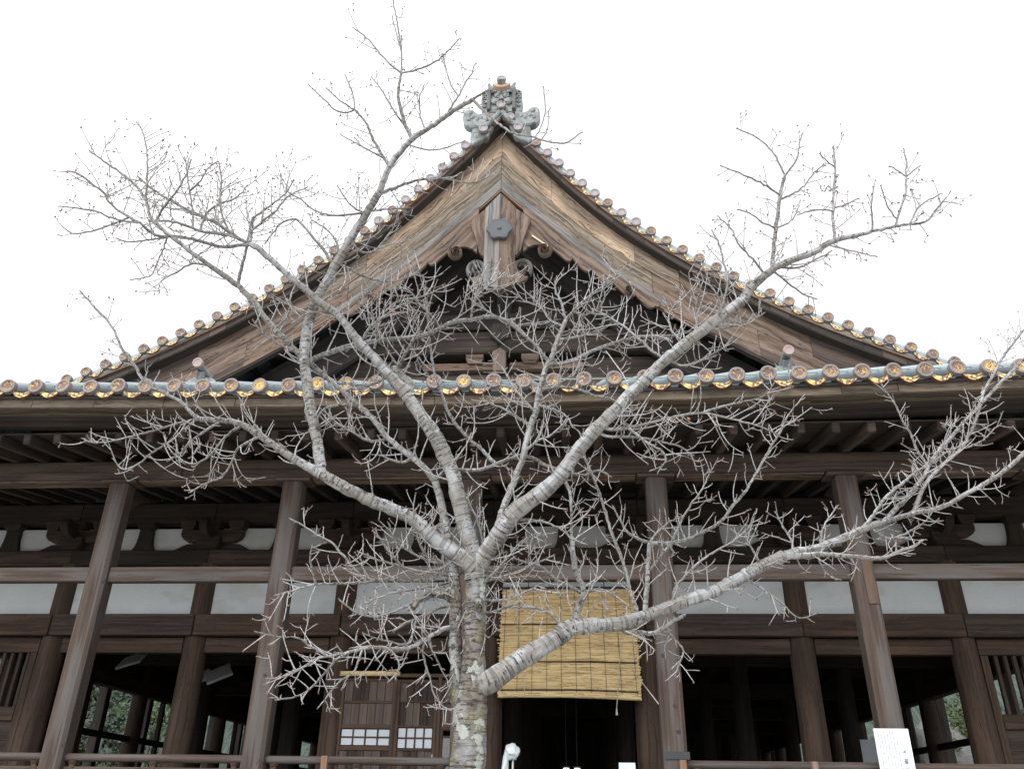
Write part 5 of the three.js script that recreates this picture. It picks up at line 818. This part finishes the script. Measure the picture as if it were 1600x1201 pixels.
// reed blind over the doorway: hundreds of split reeds, dark binding rods, warp threads and cords
const reedTex = texture(512, 64, (u, v) => { const n = fbm(u * 5, v * 8, 5, 8, 611, 3), f = fbm(u * 60, v * 30, 60, 30, 613, 2), d = sstep(0.64, 0.7, fbm(u * 9, v * 8, 9, 8, 617, 2)), k = 0.8 + 0.35 * n + 0.2 * (f - 0.5); return [mix(0.92, 0.62, d) * k, mix(0.725, 0.46, d) * k, mix(0.40, 0.25, d) * k, n]; });
M.reed = new THREE.MeshStandardMaterial({ map: reedTex[0], roughness: 0.75 }); M.reed2 = new THREE.MeshStandardMaterial({ map: reedTex[0], roughness: 0.75, color: new THREE.Color().setRGB(0.88, 0.85, 0.80) });
{
  const t = thing('reed_blind', 'yellow reed blind with dark binding rods hanging over the open doorway', 'blind', [1.27, 4.92, -2.94]);
  const rr = rngOf(77), H = 1.66, W0 = 2.12, N = 124, mats = [M.reed, M.reed2], bins = [[], []];
  const sag = (x, y) => 0.012 * Math.sin(x * 2.1 + y) * (y / H) - 0.012 * x * (y / H);
  const reed = (y, w, x0, r, z, tilt) => { const g = new THREE.CylinderGeometry(r, r * (0.75 + 0.3 * rr()), w, 5, 4); g.rotateZ(Math.PI / 2); const p = g.attributes.position, uv = g.attributes.uv, ou = rr() * 3, ov = rr(); for (let i = 0; i < p.count; i++) { const x = p.getX(i) + x0; p.setXYZ(i, x, p.getY(i) - y + tilt * p.getX(i) + sag(x, y), p.getZ(i) + z + 0.012 * Math.sin(x * 3 + y * 4)); uv.setXY(i, x / 1.2 + ou, ov + uv.getX(i) * 0.08); } return g; };
  for (let k = 0; k < N; k++) { const y = 0.03 + k / N * (H - 0.06), spread = 0.05 * y / H; { const cut = (rr() - 0.5) * W0 * 0.8; for (let q = 0; q < 2; q++) { const a = q ? cut - 0.15 : -W0 / 2 - spread - 0.07 * rr() * rr(), b = q ? W0 / 2 + spread + 0.07 * rr() * rr() : cut + 0.15, w = b - a; bins[rr() < 0.55 ? 0 : 1].push(reed(y + (rr() - 0.5) * 0.006, w, (a + b) / 2, 0.0078 + 0.002 * rr(), (rr() - 0.5) * 0.006, (rr() - 0.5) * 0.006)); } } }
  bins.forEach((b, i) => tag(piece(t, 'reeds', mergeGeometries(b), mats[i]), null, null, null, 'stuff'));
  const roll = []; for (let k = 0; k < 16; k++) { const a = k / 16 * 6.283, g = reed(H + 0.0 - Math.sin(a) * 0.032, W0 + 0.08, 0.0 + (rr() - .5) * 0.04, 0.01, Math.cos(a) * 0.032, 0); roll.push(g); } tag(piece(t, 'rolled_foot', mergeGeometries(roll), M.reed), null, null, null, 'stuff');
  piece(t, 'top_rod', grain(new THREE.CylinderGeometry(0.02, 0.02, 2.34, 8).rotateZ(Math.PI / 2), 0), M.black, [0, 0.01, 0]);
  for (const y of [0.58, 1.16, 1.585]) { const P = []; for (let i = 0; i <= 8; i++) { const x = (i / 8 - 0.5) * (W0 + 0.02); P.push(V3(x, -y + sag(x, y), 0.012 + 0.012 * Math.sin(x * 3 + y * 4))); } piece(t, 'binding_rod', new THREE.TubeGeometry(new THREE.CatmullRomCurve3(P), 20, 0.011, 6), M.black); }
  for (let k = 0; k < 10; k++) { const x = -1.0 + k * 0.222, P = []; for (let i = 0; i <= 8; i++) { const y = i / 8 * (H + 0.03); P.push(V3(x * (1 + 0.03 * y), -y + sag(x, y), 0.018 + 0.012 * Math.sin(x * 3 + y * 4))); } piece(t, 'warp_thread', new THREE.TubeGeometry(new THREE.CatmullRomCurve3(P), 16, 0.0032, 4), M.iron); }
  for (const [a, b] of [[-0.88, -0.68], [0.92, 0.72]]) piece(t, 'pull_cord', bar([a, -0.02, 0.05], [b, -H - (a > 0 ? 0.2 : 0.02), 0.06], 0.0065, 0.0065), M.cord);
  piece(t, 'cord_weight', new THREE.CylinderGeometry(0.008, 0.02, 0.1, 8), M.cord, [0.72, -H - 0.23, 0.06]);
  for (let k = 0; k < 7; k++) piece(t, 'hook', bar([-0.95 + k * 0.31, 0.0, 0.01], [-0.95 + k * 0.31, 0.14, -0.03], 0.008, 0.008), k % 2 ? M.iron : M.white);
  const tie = piece(t, 'tie_rope', bar([0.83 + 0.16, -1.28, 0.06], [1.12, -2.1, 2.72], 0.0075, 0.0075), M.cord);
}
// booth of board doors with paper panes, standing between the columns
{
  const t = thing('door_partition', 'dark board partition with small white paper panes left of the cherry trunk', 'partition', [-1.5, FLOOR, ZI + 0.12]); const yv = (v) => 3.55 - (v - 1060) * 0.00958 - FLOOR, X = (x) => x + 1.5;
  const leaf = (x0, x1, o) => {
    const d = sub(t, 'door'), z = o.z ?? 0, F = (n, a, b, c, e, zz = 0.03, m = M.doorFrame, g) => plank(d, n, X(a), X(b), c, e, z - 0.03, z + zz, m, g, 0.006);
    F('stile', x0, x0 + o.st, 0.02, yv(o.top), 0.035, M.doorFrame, 1); F('stile', x1 - o.st, x1, 0.02, yv(o.top), 0.035, M.doorFrame, 1);
    const a = x0 + o.st, b = x1 - o.st; for (const [v0, v1] of o.rails) F('rail', a, b, yv(v1), yv(v0), 0.03, M.doorFrame, 0);
    for (const [v0, v1] of o.boards) { const n = o.n, w = (b - a) / n; for (let k = 0; k < n; k++) plank(d, 'board', X(a + k * w) + 0.003, X(a + (k + 1) * w) - 0.003, yv(v1), yv(v0), z - 0.02, z + 0.004 + hash(k, v0, 5) * 0.006, hash(k, v0, 8) > 0.72 ? M.beam : M.door, 1, 0.003); }
    if (o.panes) { const [v0, v1] = o.panes, nx = 4, ny = 2, w = (b - a) / nx, h = (yv(v0) - yv(v1)) / ny; for (let i = 0; i < nx; i++) for (let j = 0; j < ny; j++) plank(d, 'pane', X(a + i * w) + 0.012, X(a + (i + 1) * w) - 0.012, yv(v1) + j * h + 0.012, yv(v1) + (j + 1) * h - 0.012, z - 0.012, z + 0.0, M.paper, 0, 0.002); for (let i = 1; i < nx; i++) F('glazing_bar', a + i * w - 0.012, a + i * w + 0.012, yv(v1), yv(v0), 0.016, M.doorFrame, 1); F('glazing_bar', a, b, yv(v1) + h - 0.012, yv(v1) + h + 0.012, 0.018, M.doorFrame, 0); }
    return d;
  };
  leaf(-2.40, -1.475, { st: 0.07, top: 1062, n: 6, rails: [[1062, 1066], [1097, 1101], [1134, 1140], [1166, 1173]], boards: [[1066, 1097], [1101, 1134], [1173, 1290]], panes: [1140, 1166] });
  const B = leaf(-1.47, -0.815, { st: 0.05, top: 1064, n: 5, z: 0.03, rails: [[1064, 1069], [1097, 1100], [1135, 1138], [1170, 1173]], boards: [[1069, 1097], [1100, 1135], [1173, 1290]], panes: [1138, 1170] });
  plank(B, 'handle', X(-1.45), X(-1.43), yv(1089), yv(1079), 0.06, 0.08, M.iron, 1, 0.004); plank(B, 'latch', X(-0.86), X(-0.845), yv(1184), yv(1178), 0.06, 0.075, M.white, 1, 0.003);
  plank(t, 'post', X(-0.815), X(-0.755), 0.0, yv(1060), -0.04, 0.06, M.doorFrame, 1); plank(t, 'top_rail', X(-2.44), X(-0.3), yv(1060), yv(1054), -0.05, 0.05, M.doorFrame, 0);
  leaf(-0.755, -0.25, { st: 0.045, top: 1064, n: 3, rails: [[1064, 1069], [1098, 1101], [1136, 1142], [1150, 1153]], boards: [[1069, 1098], [1101, 1136], [1250, 1290]] });
  piece(t, 'window_glass', cbox(0.42, 0.95, 0.01, 0.002), new THREE.MeshPhysicalMaterial({ color: 0xffffff, roughness: 0.05, transmission: 1, thickness: 0 }), [X(-0.5), yv(1200), 0]);
  plank(t, 'post', X(-2.47), X(-2.405), 0, yv(1054), -0.05, 0.06, M.doorFrame, 1);
}
{
  const t = thing('rolled_blind', 'rolled-up yellow reed blind lying along the top of the booth', 'blind', [-1.93, 3.60, ZI + 0.2]), b = [], r2 = rngOf(5);
  for (let k = 0; k < 22; k++) { const a = k / 14 * 6.283, q = k < 14 ? 0.03 : 0.014, g = new THREE.CylinderGeometry(0.008, 0.007, 0.93 + 0.05 * r2(), 6).rotateZ(Math.PI / 2).translate((r2() - .5) * 0.03, Math.sin(a) * q, Math.cos(a) * q); b.push(g); } tag(piece(t, 'reeds', mergeGeometries(b), M.reed), null, null, null, 'stuff');
  for (const x of [-0.34, -0.05, 0.28]) piece(t, 'tie', new THREE.TorusGeometry(0.038, 0.004, 6, 14).rotateY(Math.PI / 2), M.cord, [x, 0, 0]);
}
// white notice board with brush writing, fixed to the right post
{
  const S2 = 512, px = new Float32Array(S2 * 640), ink = (x0, y0, x1, y1, r) => { for (let t = 0; t <= 1; t += 0.02) { const x = mix(x0, x1, t), y = mix(y0, y1, t), q = r * (1 - 0.3 * t); for (let j = Math.max(0, Math.floor(y - q)); j <= Math.min(639, y + q); j++) for (let i = Math.max(0, Math.floor(x - q)); i <= Math.min(S2 - 1, x + q); i++) if (Math.hypot(i - x, j - y) <= q) px[j * S2 + i] = 1; } };
  const G = (cx, cy, s, r, L) => L.forEach(([a, b, c, d]) => ink(cx + a * s, cy + b * s, cx + c * s, cy + d * s, r));
  const sen = [[0.35, -0.42, -0.2, -0.28], [-0.5, -0.05, 0.5, -0.08], [0, -0.34, 0, 0.5]];
  const jo = [[-0.3, -0.5, 0.3, -0.5], [-0.3, -0.5, -0.3, -0.12], [0.3, -0.5, 0.3, -0.12], [-0.3, -0.31, 0.3, -0.31], [0, -0.5, 0, -0.12], [-0.3, -0.12, 0.3, -0.12], [-0.5, 0.02, 0.5, 0.02], [-0.25, 0.12, -0.25, 0.46], [0.25, 0.12, 0.25, 0.46], [-0.25, 0.12, 0.25, 0.12], [-0.25, 0.24, 0.25, 0.24], [-0.25, 0.35, 0.25, 0.35], [-0.5, 0.48, 0.5, 0.48]];
  const kaku = [[-0.45, -0.5, -0.45, 0.5], [0.45, -0.5, 0.45, 0.5], [-0.45, -0.5, -0.1, -0.5], [0.1, -0.5, 0.45, -0.5], [-0.45, -0.3, -0.1, -0.3], [0.1, -0.3, 0.45, -0.3], [-0.05, -0.15, -0.25, 0.15], [-0.05, -0.1, 0.25, 0.15], [-0.15, 0.2, 0.15, 0.2], [-0.15, 0.4, 0.15, 0.4], [-0.15, 0.2, -0.15, 0.4], [0.15, 0.2, 0.15, 0.4]];
  G(400, 330, 66, 7.5, sen); G(400, 455, 70, 5.5, jo); G(400, 585, 66, 5.5, kaku);
  const r3 = rngOf(321); for (let c = 0; c < 7; c++) { const x = 318 - c * 44 + (c ? 0 : 0), y0 = c % 3 === 0 ? 60 : 42; for (let y = y0; y < (c === 0 ? 560 : 600); y += 19) { if (r3() < 0.06) continue; const n = 3 + Math.floor(r3() * 4); for (let k = 0; k < n; k++) { const h = r3() < 0.5, a = x + (r3() - 0.5) * 14, b = y + (r3() - 0.5) * 13; ink(a - (h ? 7 : 0), b - (h ? 0 : 6), a + (h ? 7 : 1), b + (h ? -1 : 6), 2.2); } } }
  const [map] = texture(512, 640, (u, v) => { const i = Math.floor(u * 512), j = 639 - Math.floor(v * 640), k = px[j * 512 + i], n = 0.97 + 0.06 * (fbm(u * 6, v * 6, 6, 6, 88, 3) - 0.5); return k ? [0.14, 0.155, 0.18, 0] : [0.80 * n, 0.83 * n, 0.86 * n, 0.5]; });
  const t = thing('notice_board', 'white notice board with columns of black writing fixed low on the right post', 'notice board', [4.94, 1.9, 0.20]); t.rotation.z = 0.0;
  piece(t, 'panel', cbox(0.385, 1.29, 0.022, 0.003), M.white, [0, 0, 0]);
  const face = new THREE.PlaneGeometry(0.38, 1.284); for (let i = 0, uv = face.attributes.uv; i < uv.count; i++) uv.setXY(i, uv.getX(i), (uv.getY(i) - 1) * 1.284 * 512 / (0.38 * 640) + 1); map.wrapT = THREE.ClampToEdgeWrapping;
  piece(t, 'writing', face, new THREE.MeshStandardMaterial({ map, roughness: 0.6 }), [0, 0, 0.0135]);
  for (const y of [0.4, -0.4]) piece(t, 'batten', wbox(0.3, 0.05, 0.05, 0, 0.005), M.beam, [0, y, -0.036]);
}
// things standing in the doorway
{
  const t = thing('covered_pole', 'white pole and hose wrapped in crumpled clear plastic at the foot of the doorway', 'wrapped pole', [0.44, FLOOR, -1.5]), pl = new THREE.MeshPhysicalMaterial({ color: new THREE.Color().setRGB(0.72, 0.80, 0.84), roughness: 0.25, clearcoat: 0.6, side: THREE.DoubleSide }), r4 = rngOf(9);
  piece(t, 'pole', bar([0.06, 0, 0], [0.08, 1.02, 0], 0.018, 0.016, 8), M.white); piece(t, 'arm', bar([-0.16, 0, 0.04], [-0.01, 1.05, 0.02], 0.022, 0.02, 8), M.white); piece(t, 'base', new THREE.CylinderGeometry(0.16, 0.18, 0.04, 18), M.iron, [0, 0.02, 0]);
  t.scale.set(0.85, 0.97, 0.85); const bag = new THREE.SphereGeometry(1, 26, 18), p = bag.attributes.position; for (let i = 0; i < p.count; i++) { const x = p.getX(i), y = p.getY(i), z = p.getZ(i), k = 1 + 0.55 * (fbm(x * 3 + 9, y * 3 + z * 2 + 9, 64, 64, 12, 4) - 0.5); p.setXYZ(i, x * 0.125 * k, y * 0.11 * k, z * 0.09 * k); } bag.computeVertexNormals(); piece(t, 'plastic_bag', bag, pl, [0.06, 1.04, 0.02]);
  const wr = new THREE.CylinderGeometry(0.045, 0.1, 0.95, 18, 22, true), q = wr.attributes.position; for (let i = 0; i < q.count; i++) { const x = q.getX(i), y = q.getY(i), z = q.getZ(i), k = 1 + 0.7 * (fbm(Math.atan2(z, x) * 1.6 + 9, y * 7 + 9, 64, 64, 15, 4) - 0.5); q.setXYZ(i, x * k, y, z * k); } wr.computeVertexNormals(); piece(t, 'plastic_wrap', wr, pl, [-0.09, 0.52, 0.03], [0, 0, -0.14]);
}
{ const t = thing('paper_notice', 'small white paper notice on a stand at the right foot of the doorway', 'notice', [2.03, FLOOR, -1.5]); piece(t, 'sheet', cbox(0.22, 0.3, 0.012, 0.003), M.paper, [0, 0.74, 0]); piece(t, 'stand', wbox(0.05, 0.74, 0.04, 1, 0.005), M.column, [0, 0.37, -0.03]); piece(t, 'foot', wbox(0.3, 0.04, 0.24, 0, 0.005), M.column, [0, 0.02, -0.03]); }
{ const t = thing('far_notice', 'small white board seen under the right side beams, left of the notice board', 'notice', [7.6, FLOOR, -9]); piece(t, 'sheet', cbox(0.3, 0.9, 0.02, 0.003), M.paper, [0, 1.35, 0]); piece(t, 'stand', wbox(0.06, 1.0, 0.05, 1, 0.005), M.column, [0, 0.5, -0.04]); }
// two bright spots deep inside the hall, stood in for by made-up lamps
for (const [x, l] of [[1.18, 'left of two tiny made-up lamps for bright spots deep in the dark doorway'], [1.38, 'right of two tiny made-up lamps for bright spots deep in the dark doorway']]) {
  const t = thing('made_up_hall_lamp', l, 'made_up_lamp', [x, 2.375, -6.0], 'made-up lamps deep inside the hall'); piece(t, 'glow', new THREE.CapsuleGeometry(0.022, 0.07, 4, 8).rotateZ(Math.PI / 2), new THREE.MeshStandardMaterial({ color: 0x000000, emissive: new THREE.Color().setRGB(1, 0.93, 0.8), emissiveIntensity: 1.3 })); piece(t, 'bracket', cbox(0.15, 0.02, 0.05, 0.004), M.iron, [0, 0.04, -0.01]); piece(t, 'stem', bar([0, 0.05, -0.01], [0, 2.2, -0.01], 0.008, 0.008), M.iron);
  const L = new THREE.PointLight(0xffe8c8, 0.02); L.castShadow = true; L.position.set(0, -0.045, 0.03); t.add(L);
}

// ---------------------------------------------------------------- beyond the hall
const leafMats = [flat(0.050, 0.085, 0.030, 0.7), flat(0.075, 0.105, 0.040, 0.7), flat(0.13, 0.12, 0.04, 0.7), flat(0.045, 0.07, 0.045, 0.7)];
function greenTree(x, z, h, w, seed, label, mi, cat = 'tree') {
  const t = thing(cat === 'tree' ? 'green_tree' : 'shrub', label, cat, [x, 0, z]), r5 = rngOf(seed), T = [];
  const tk = new THREE.CatmullRomCurve3([V3(0, -0.1, 0), V3(0.1, h * 0.25, 0.05), V3(-0.1, h * 0.5, 0), V3(0.05, h * 0.8, 0.1)]); piece(t, 'trunk', taper(tk, 0.03 * h, 0.008 * h, 14, 8), M.bark);
  for (let k = 0; k < 7; k++) { const a = k * 2.4, y = h * (0.25 + 0.08 * k); piece(t, 'branch', bar([0, y, 0], [Math.cos(a) * w * 0.35, y + h * 0.14, Math.sin(a) * w * 0.35], 0.012 * h, 0.004 * h), M.bark); }
  for (let c = 0; c < 70; c++) { const a = r5() * 6.283, q = Math.sqrt(r5()) * w * 0.5, y = h * (0.16 + 0.8 * r5()), k = Math.sqrt(Math.max(0.05, 1 - Math.pow((y / h - 0.5) / 0.55, 2))), cx = Math.cos(a) * q * k, cz = Math.sin(a) * q * k, rad = w * (0.07 + 0.07 * r5()); for (let i = 0; i < 90; i++) { const d = V3(r5() - 0.5, r5() - 0.5, r5() - 0.5).normalize().multiplyScalar(rad * Math.cbrt(r5())), u = V3(r5() - 0.5, r5() - 0.5, r5() - 0.5).normalize(), v = V3(r5() - 0.5, r5() - 0.5, r5() - 0.5).cross(u).normalize(), s = 0.06 + 0.07 * r5(), P = (e, f) => [cx + d.x + u.x * e * s + v.x * f * s, y + d.y * 0.8 + u.y * e * s + v.y * f * s, cz + d.z + u.z * e * s + v.z * f * s]; T.push(P(-1, 0), P(0, -0.5), P(1, 0), P(-1, 0), P(1, 0), P(0, 0.5)); } }
  tag(piece(t, 'crown', fromTris(T), leafMats[mi]), null, null, null, 'stuff');
}
let tn = 0; for (const [x, z, h, w, mi, l] of [[-15.5, -7, 5.2, 4.4, 1, 'green tree seen through the left openings, nearest the front'], [-16, -11.5, 4.8, 4.2, 2, 'yellowish tree seen through the left openings behind the first'], [-15.5, -16, 5.4, 4.6, 0, 'dark green tree seen through the left openings farther back'], [-17, -21, 6, 5, 3, 'bluish green tree at the far end of the left openings'], [-19.5, -14, 6.2, 5.5, 3, 'tall dim tree behind the others on the left'], [16.5, -9, 5, 4.6, 3, 'bluish green tree seen through the right openings beside the tall grey rock'], [17.5, -14, 5.6, 5, 0, 'dark green tree seen through the right openings behind the grey rock'], [17, -19.5, 6, 5, 3, 'bluish tree at the far end of the right openings'], [16.8, -25, 6, 5, 1, 'mid green tree farthest back on the right'], [20, -11, 6.5, 5.5, 3, 'tall dim tree behind the others on the right'], [-16.5, -26, 6, 5, 0, 'dark green tree farthest back on the left']]) greenTree(x, z, h, w, 700 + tn++, l, mi);
{ // tall standing rock beyond the right openings
  const t = thing('standing_rock', 'tall grey speckled rock seen between the right side columns', 'rock', [15.3, 0, -25]), g = new THREE.IcosahedronGeometry(1, 5), p = g.attributes.position, uv = []; for (let i = 0; i < p.count; i++) { const x = p.getX(i), y = p.getY(i), z = p.getZ(i), k = 1 + 0.5 * (fbm(x * 1.7 + 9, y * 1.7 + z * 1.3 + 9, 64, 64, 42, 5) - 0.5); p.setXYZ(i, x * k * 1.1, y * k * 2.35 + 1.9, z * k * 0.9); uv.push(x * 1.2 + z, y * 2); } g.setAttribute('uv', new THREE.Float32BufferAttribute(uv, 2)); g.computeVertexNormals(); t.scale.setScalar(1.3); piece(t, 'boulder', g, M.stone); const b = new THREE.IcosahedronGeometry(0.6, 3); piece(t, 'base_stone', b.scale(1.6, 0.6, 1.2), M.stone, [0.8, 0.2, 0.5]);
}

function woodland() { return M.wood ??= (() => { const [map, bumpMap] = texture(512, 512, (u, v) => { const a = fbm(u * 14, v * 14, 14, 14, 71, 5), b = fbm(u * 60, v * 60, 60, 60, 73, 3), k = Math.max(0.25, 0.3 + 1.3 * (a - 0.25) + 0.9 * (b - 0.5)); return [0.060 * k, 0.088 * k, 0.070 * k, a * 0.6 + b * 0.4]; }); return new THREE.MeshStandardMaterial({ map, bumpMap, bumpScale: 0.3, roughness: 1 }); })(); }
{ // wooded slopes that close the view on both sides
  { const n = 90, T = [], f = (i, j) => { const x = mix(-120, 120, i / n), q = j / 30; return [x, j === 0 ? -0.4 : 24 * sstep(0, 1, q) * (0.8 + 0.4 * fbm(i * 0.1 + 5, 3, 64, 64, 66, 3)) + (q > 0.02 ? 2.6 * (fbm(i * 0.45 + 7, j * 0.5 + 40, 128, 128, 67, 4) - 0.5) : 0), -58 - 40 * q]; }; for (let i = 0; i < n; i++) for (let j = 0; j < 30; j++) { const a = f(i, j), b = f(i + 1, j), c = f(i + 1, j + 1), d = f(i, j + 1); T.push(a, b, c, a, c, d); } const g = fromTris(T), p = g.attributes.position, uv = []; for (let i = 0; i < p.count; i++) uv.push(p.getX(i) / 5, (p.getZ(i) + p.getY(i)) / 5); g.setAttribute('uv', new THREE.Float32BufferAttribute(uv, 2)); tag(piece(scene, 'wooded_hill', g, woodland()), 'dark wooded slope beyond the rear of the hall', 'hill', null, 'structure'); }
  for (const [sd, l] of [[-1, 'dark wooded slope far behind the trees on the left'], [1, 'dark wooded slope far behind the grey rock on the right']]) {
    const n = 70, T = [], f = (i, j) => { const z = mix(10, -95, i / n), q = j / 40, y = 13 * sstep(0, 1, q) * (0.75 + 0.5 * fbm(i * 0.12 + 5, sd + 3, 64, 64, 61, 3)) + (q > 0.02 && q < 0.98 ? 2.6 * (fbm(i * 0.45 + 7, j * 0.5 + sd * 9 + 20, 128, 128, 63, 4) - 0.5) : 0); return [sd * (27 + 22 * q + 4 * (vnoise(i * 0.3, 2, 64, 64, 65) - 0.5)), j === 0 ? -0.4 : y, z]; };
    for (let i = 0; i < n; i++) for (let j = 0; j < 40; j++) { const a = f(i, j), b = f(i + 1, j), c = f(i + 1, j + 1), d = f(i, j + 1); T.push(a, b, c, a, c, d); }
    const g = fromTris(T), p = g.attributes.position, uv = []; for (let i = 0; i < p.count; i++) uv.push(p.getZ(i) / 5, (p.getX(i) + p.getY(i)) / 5); g.setAttribute('uv', new THREE.Float32BufferAttribute(uv, 2));
    tag(piece(scene, 'wooded_hill', g, woodland()), l, 'hill', null, 'structure');
  }
}

renderer.render(scene, camera);
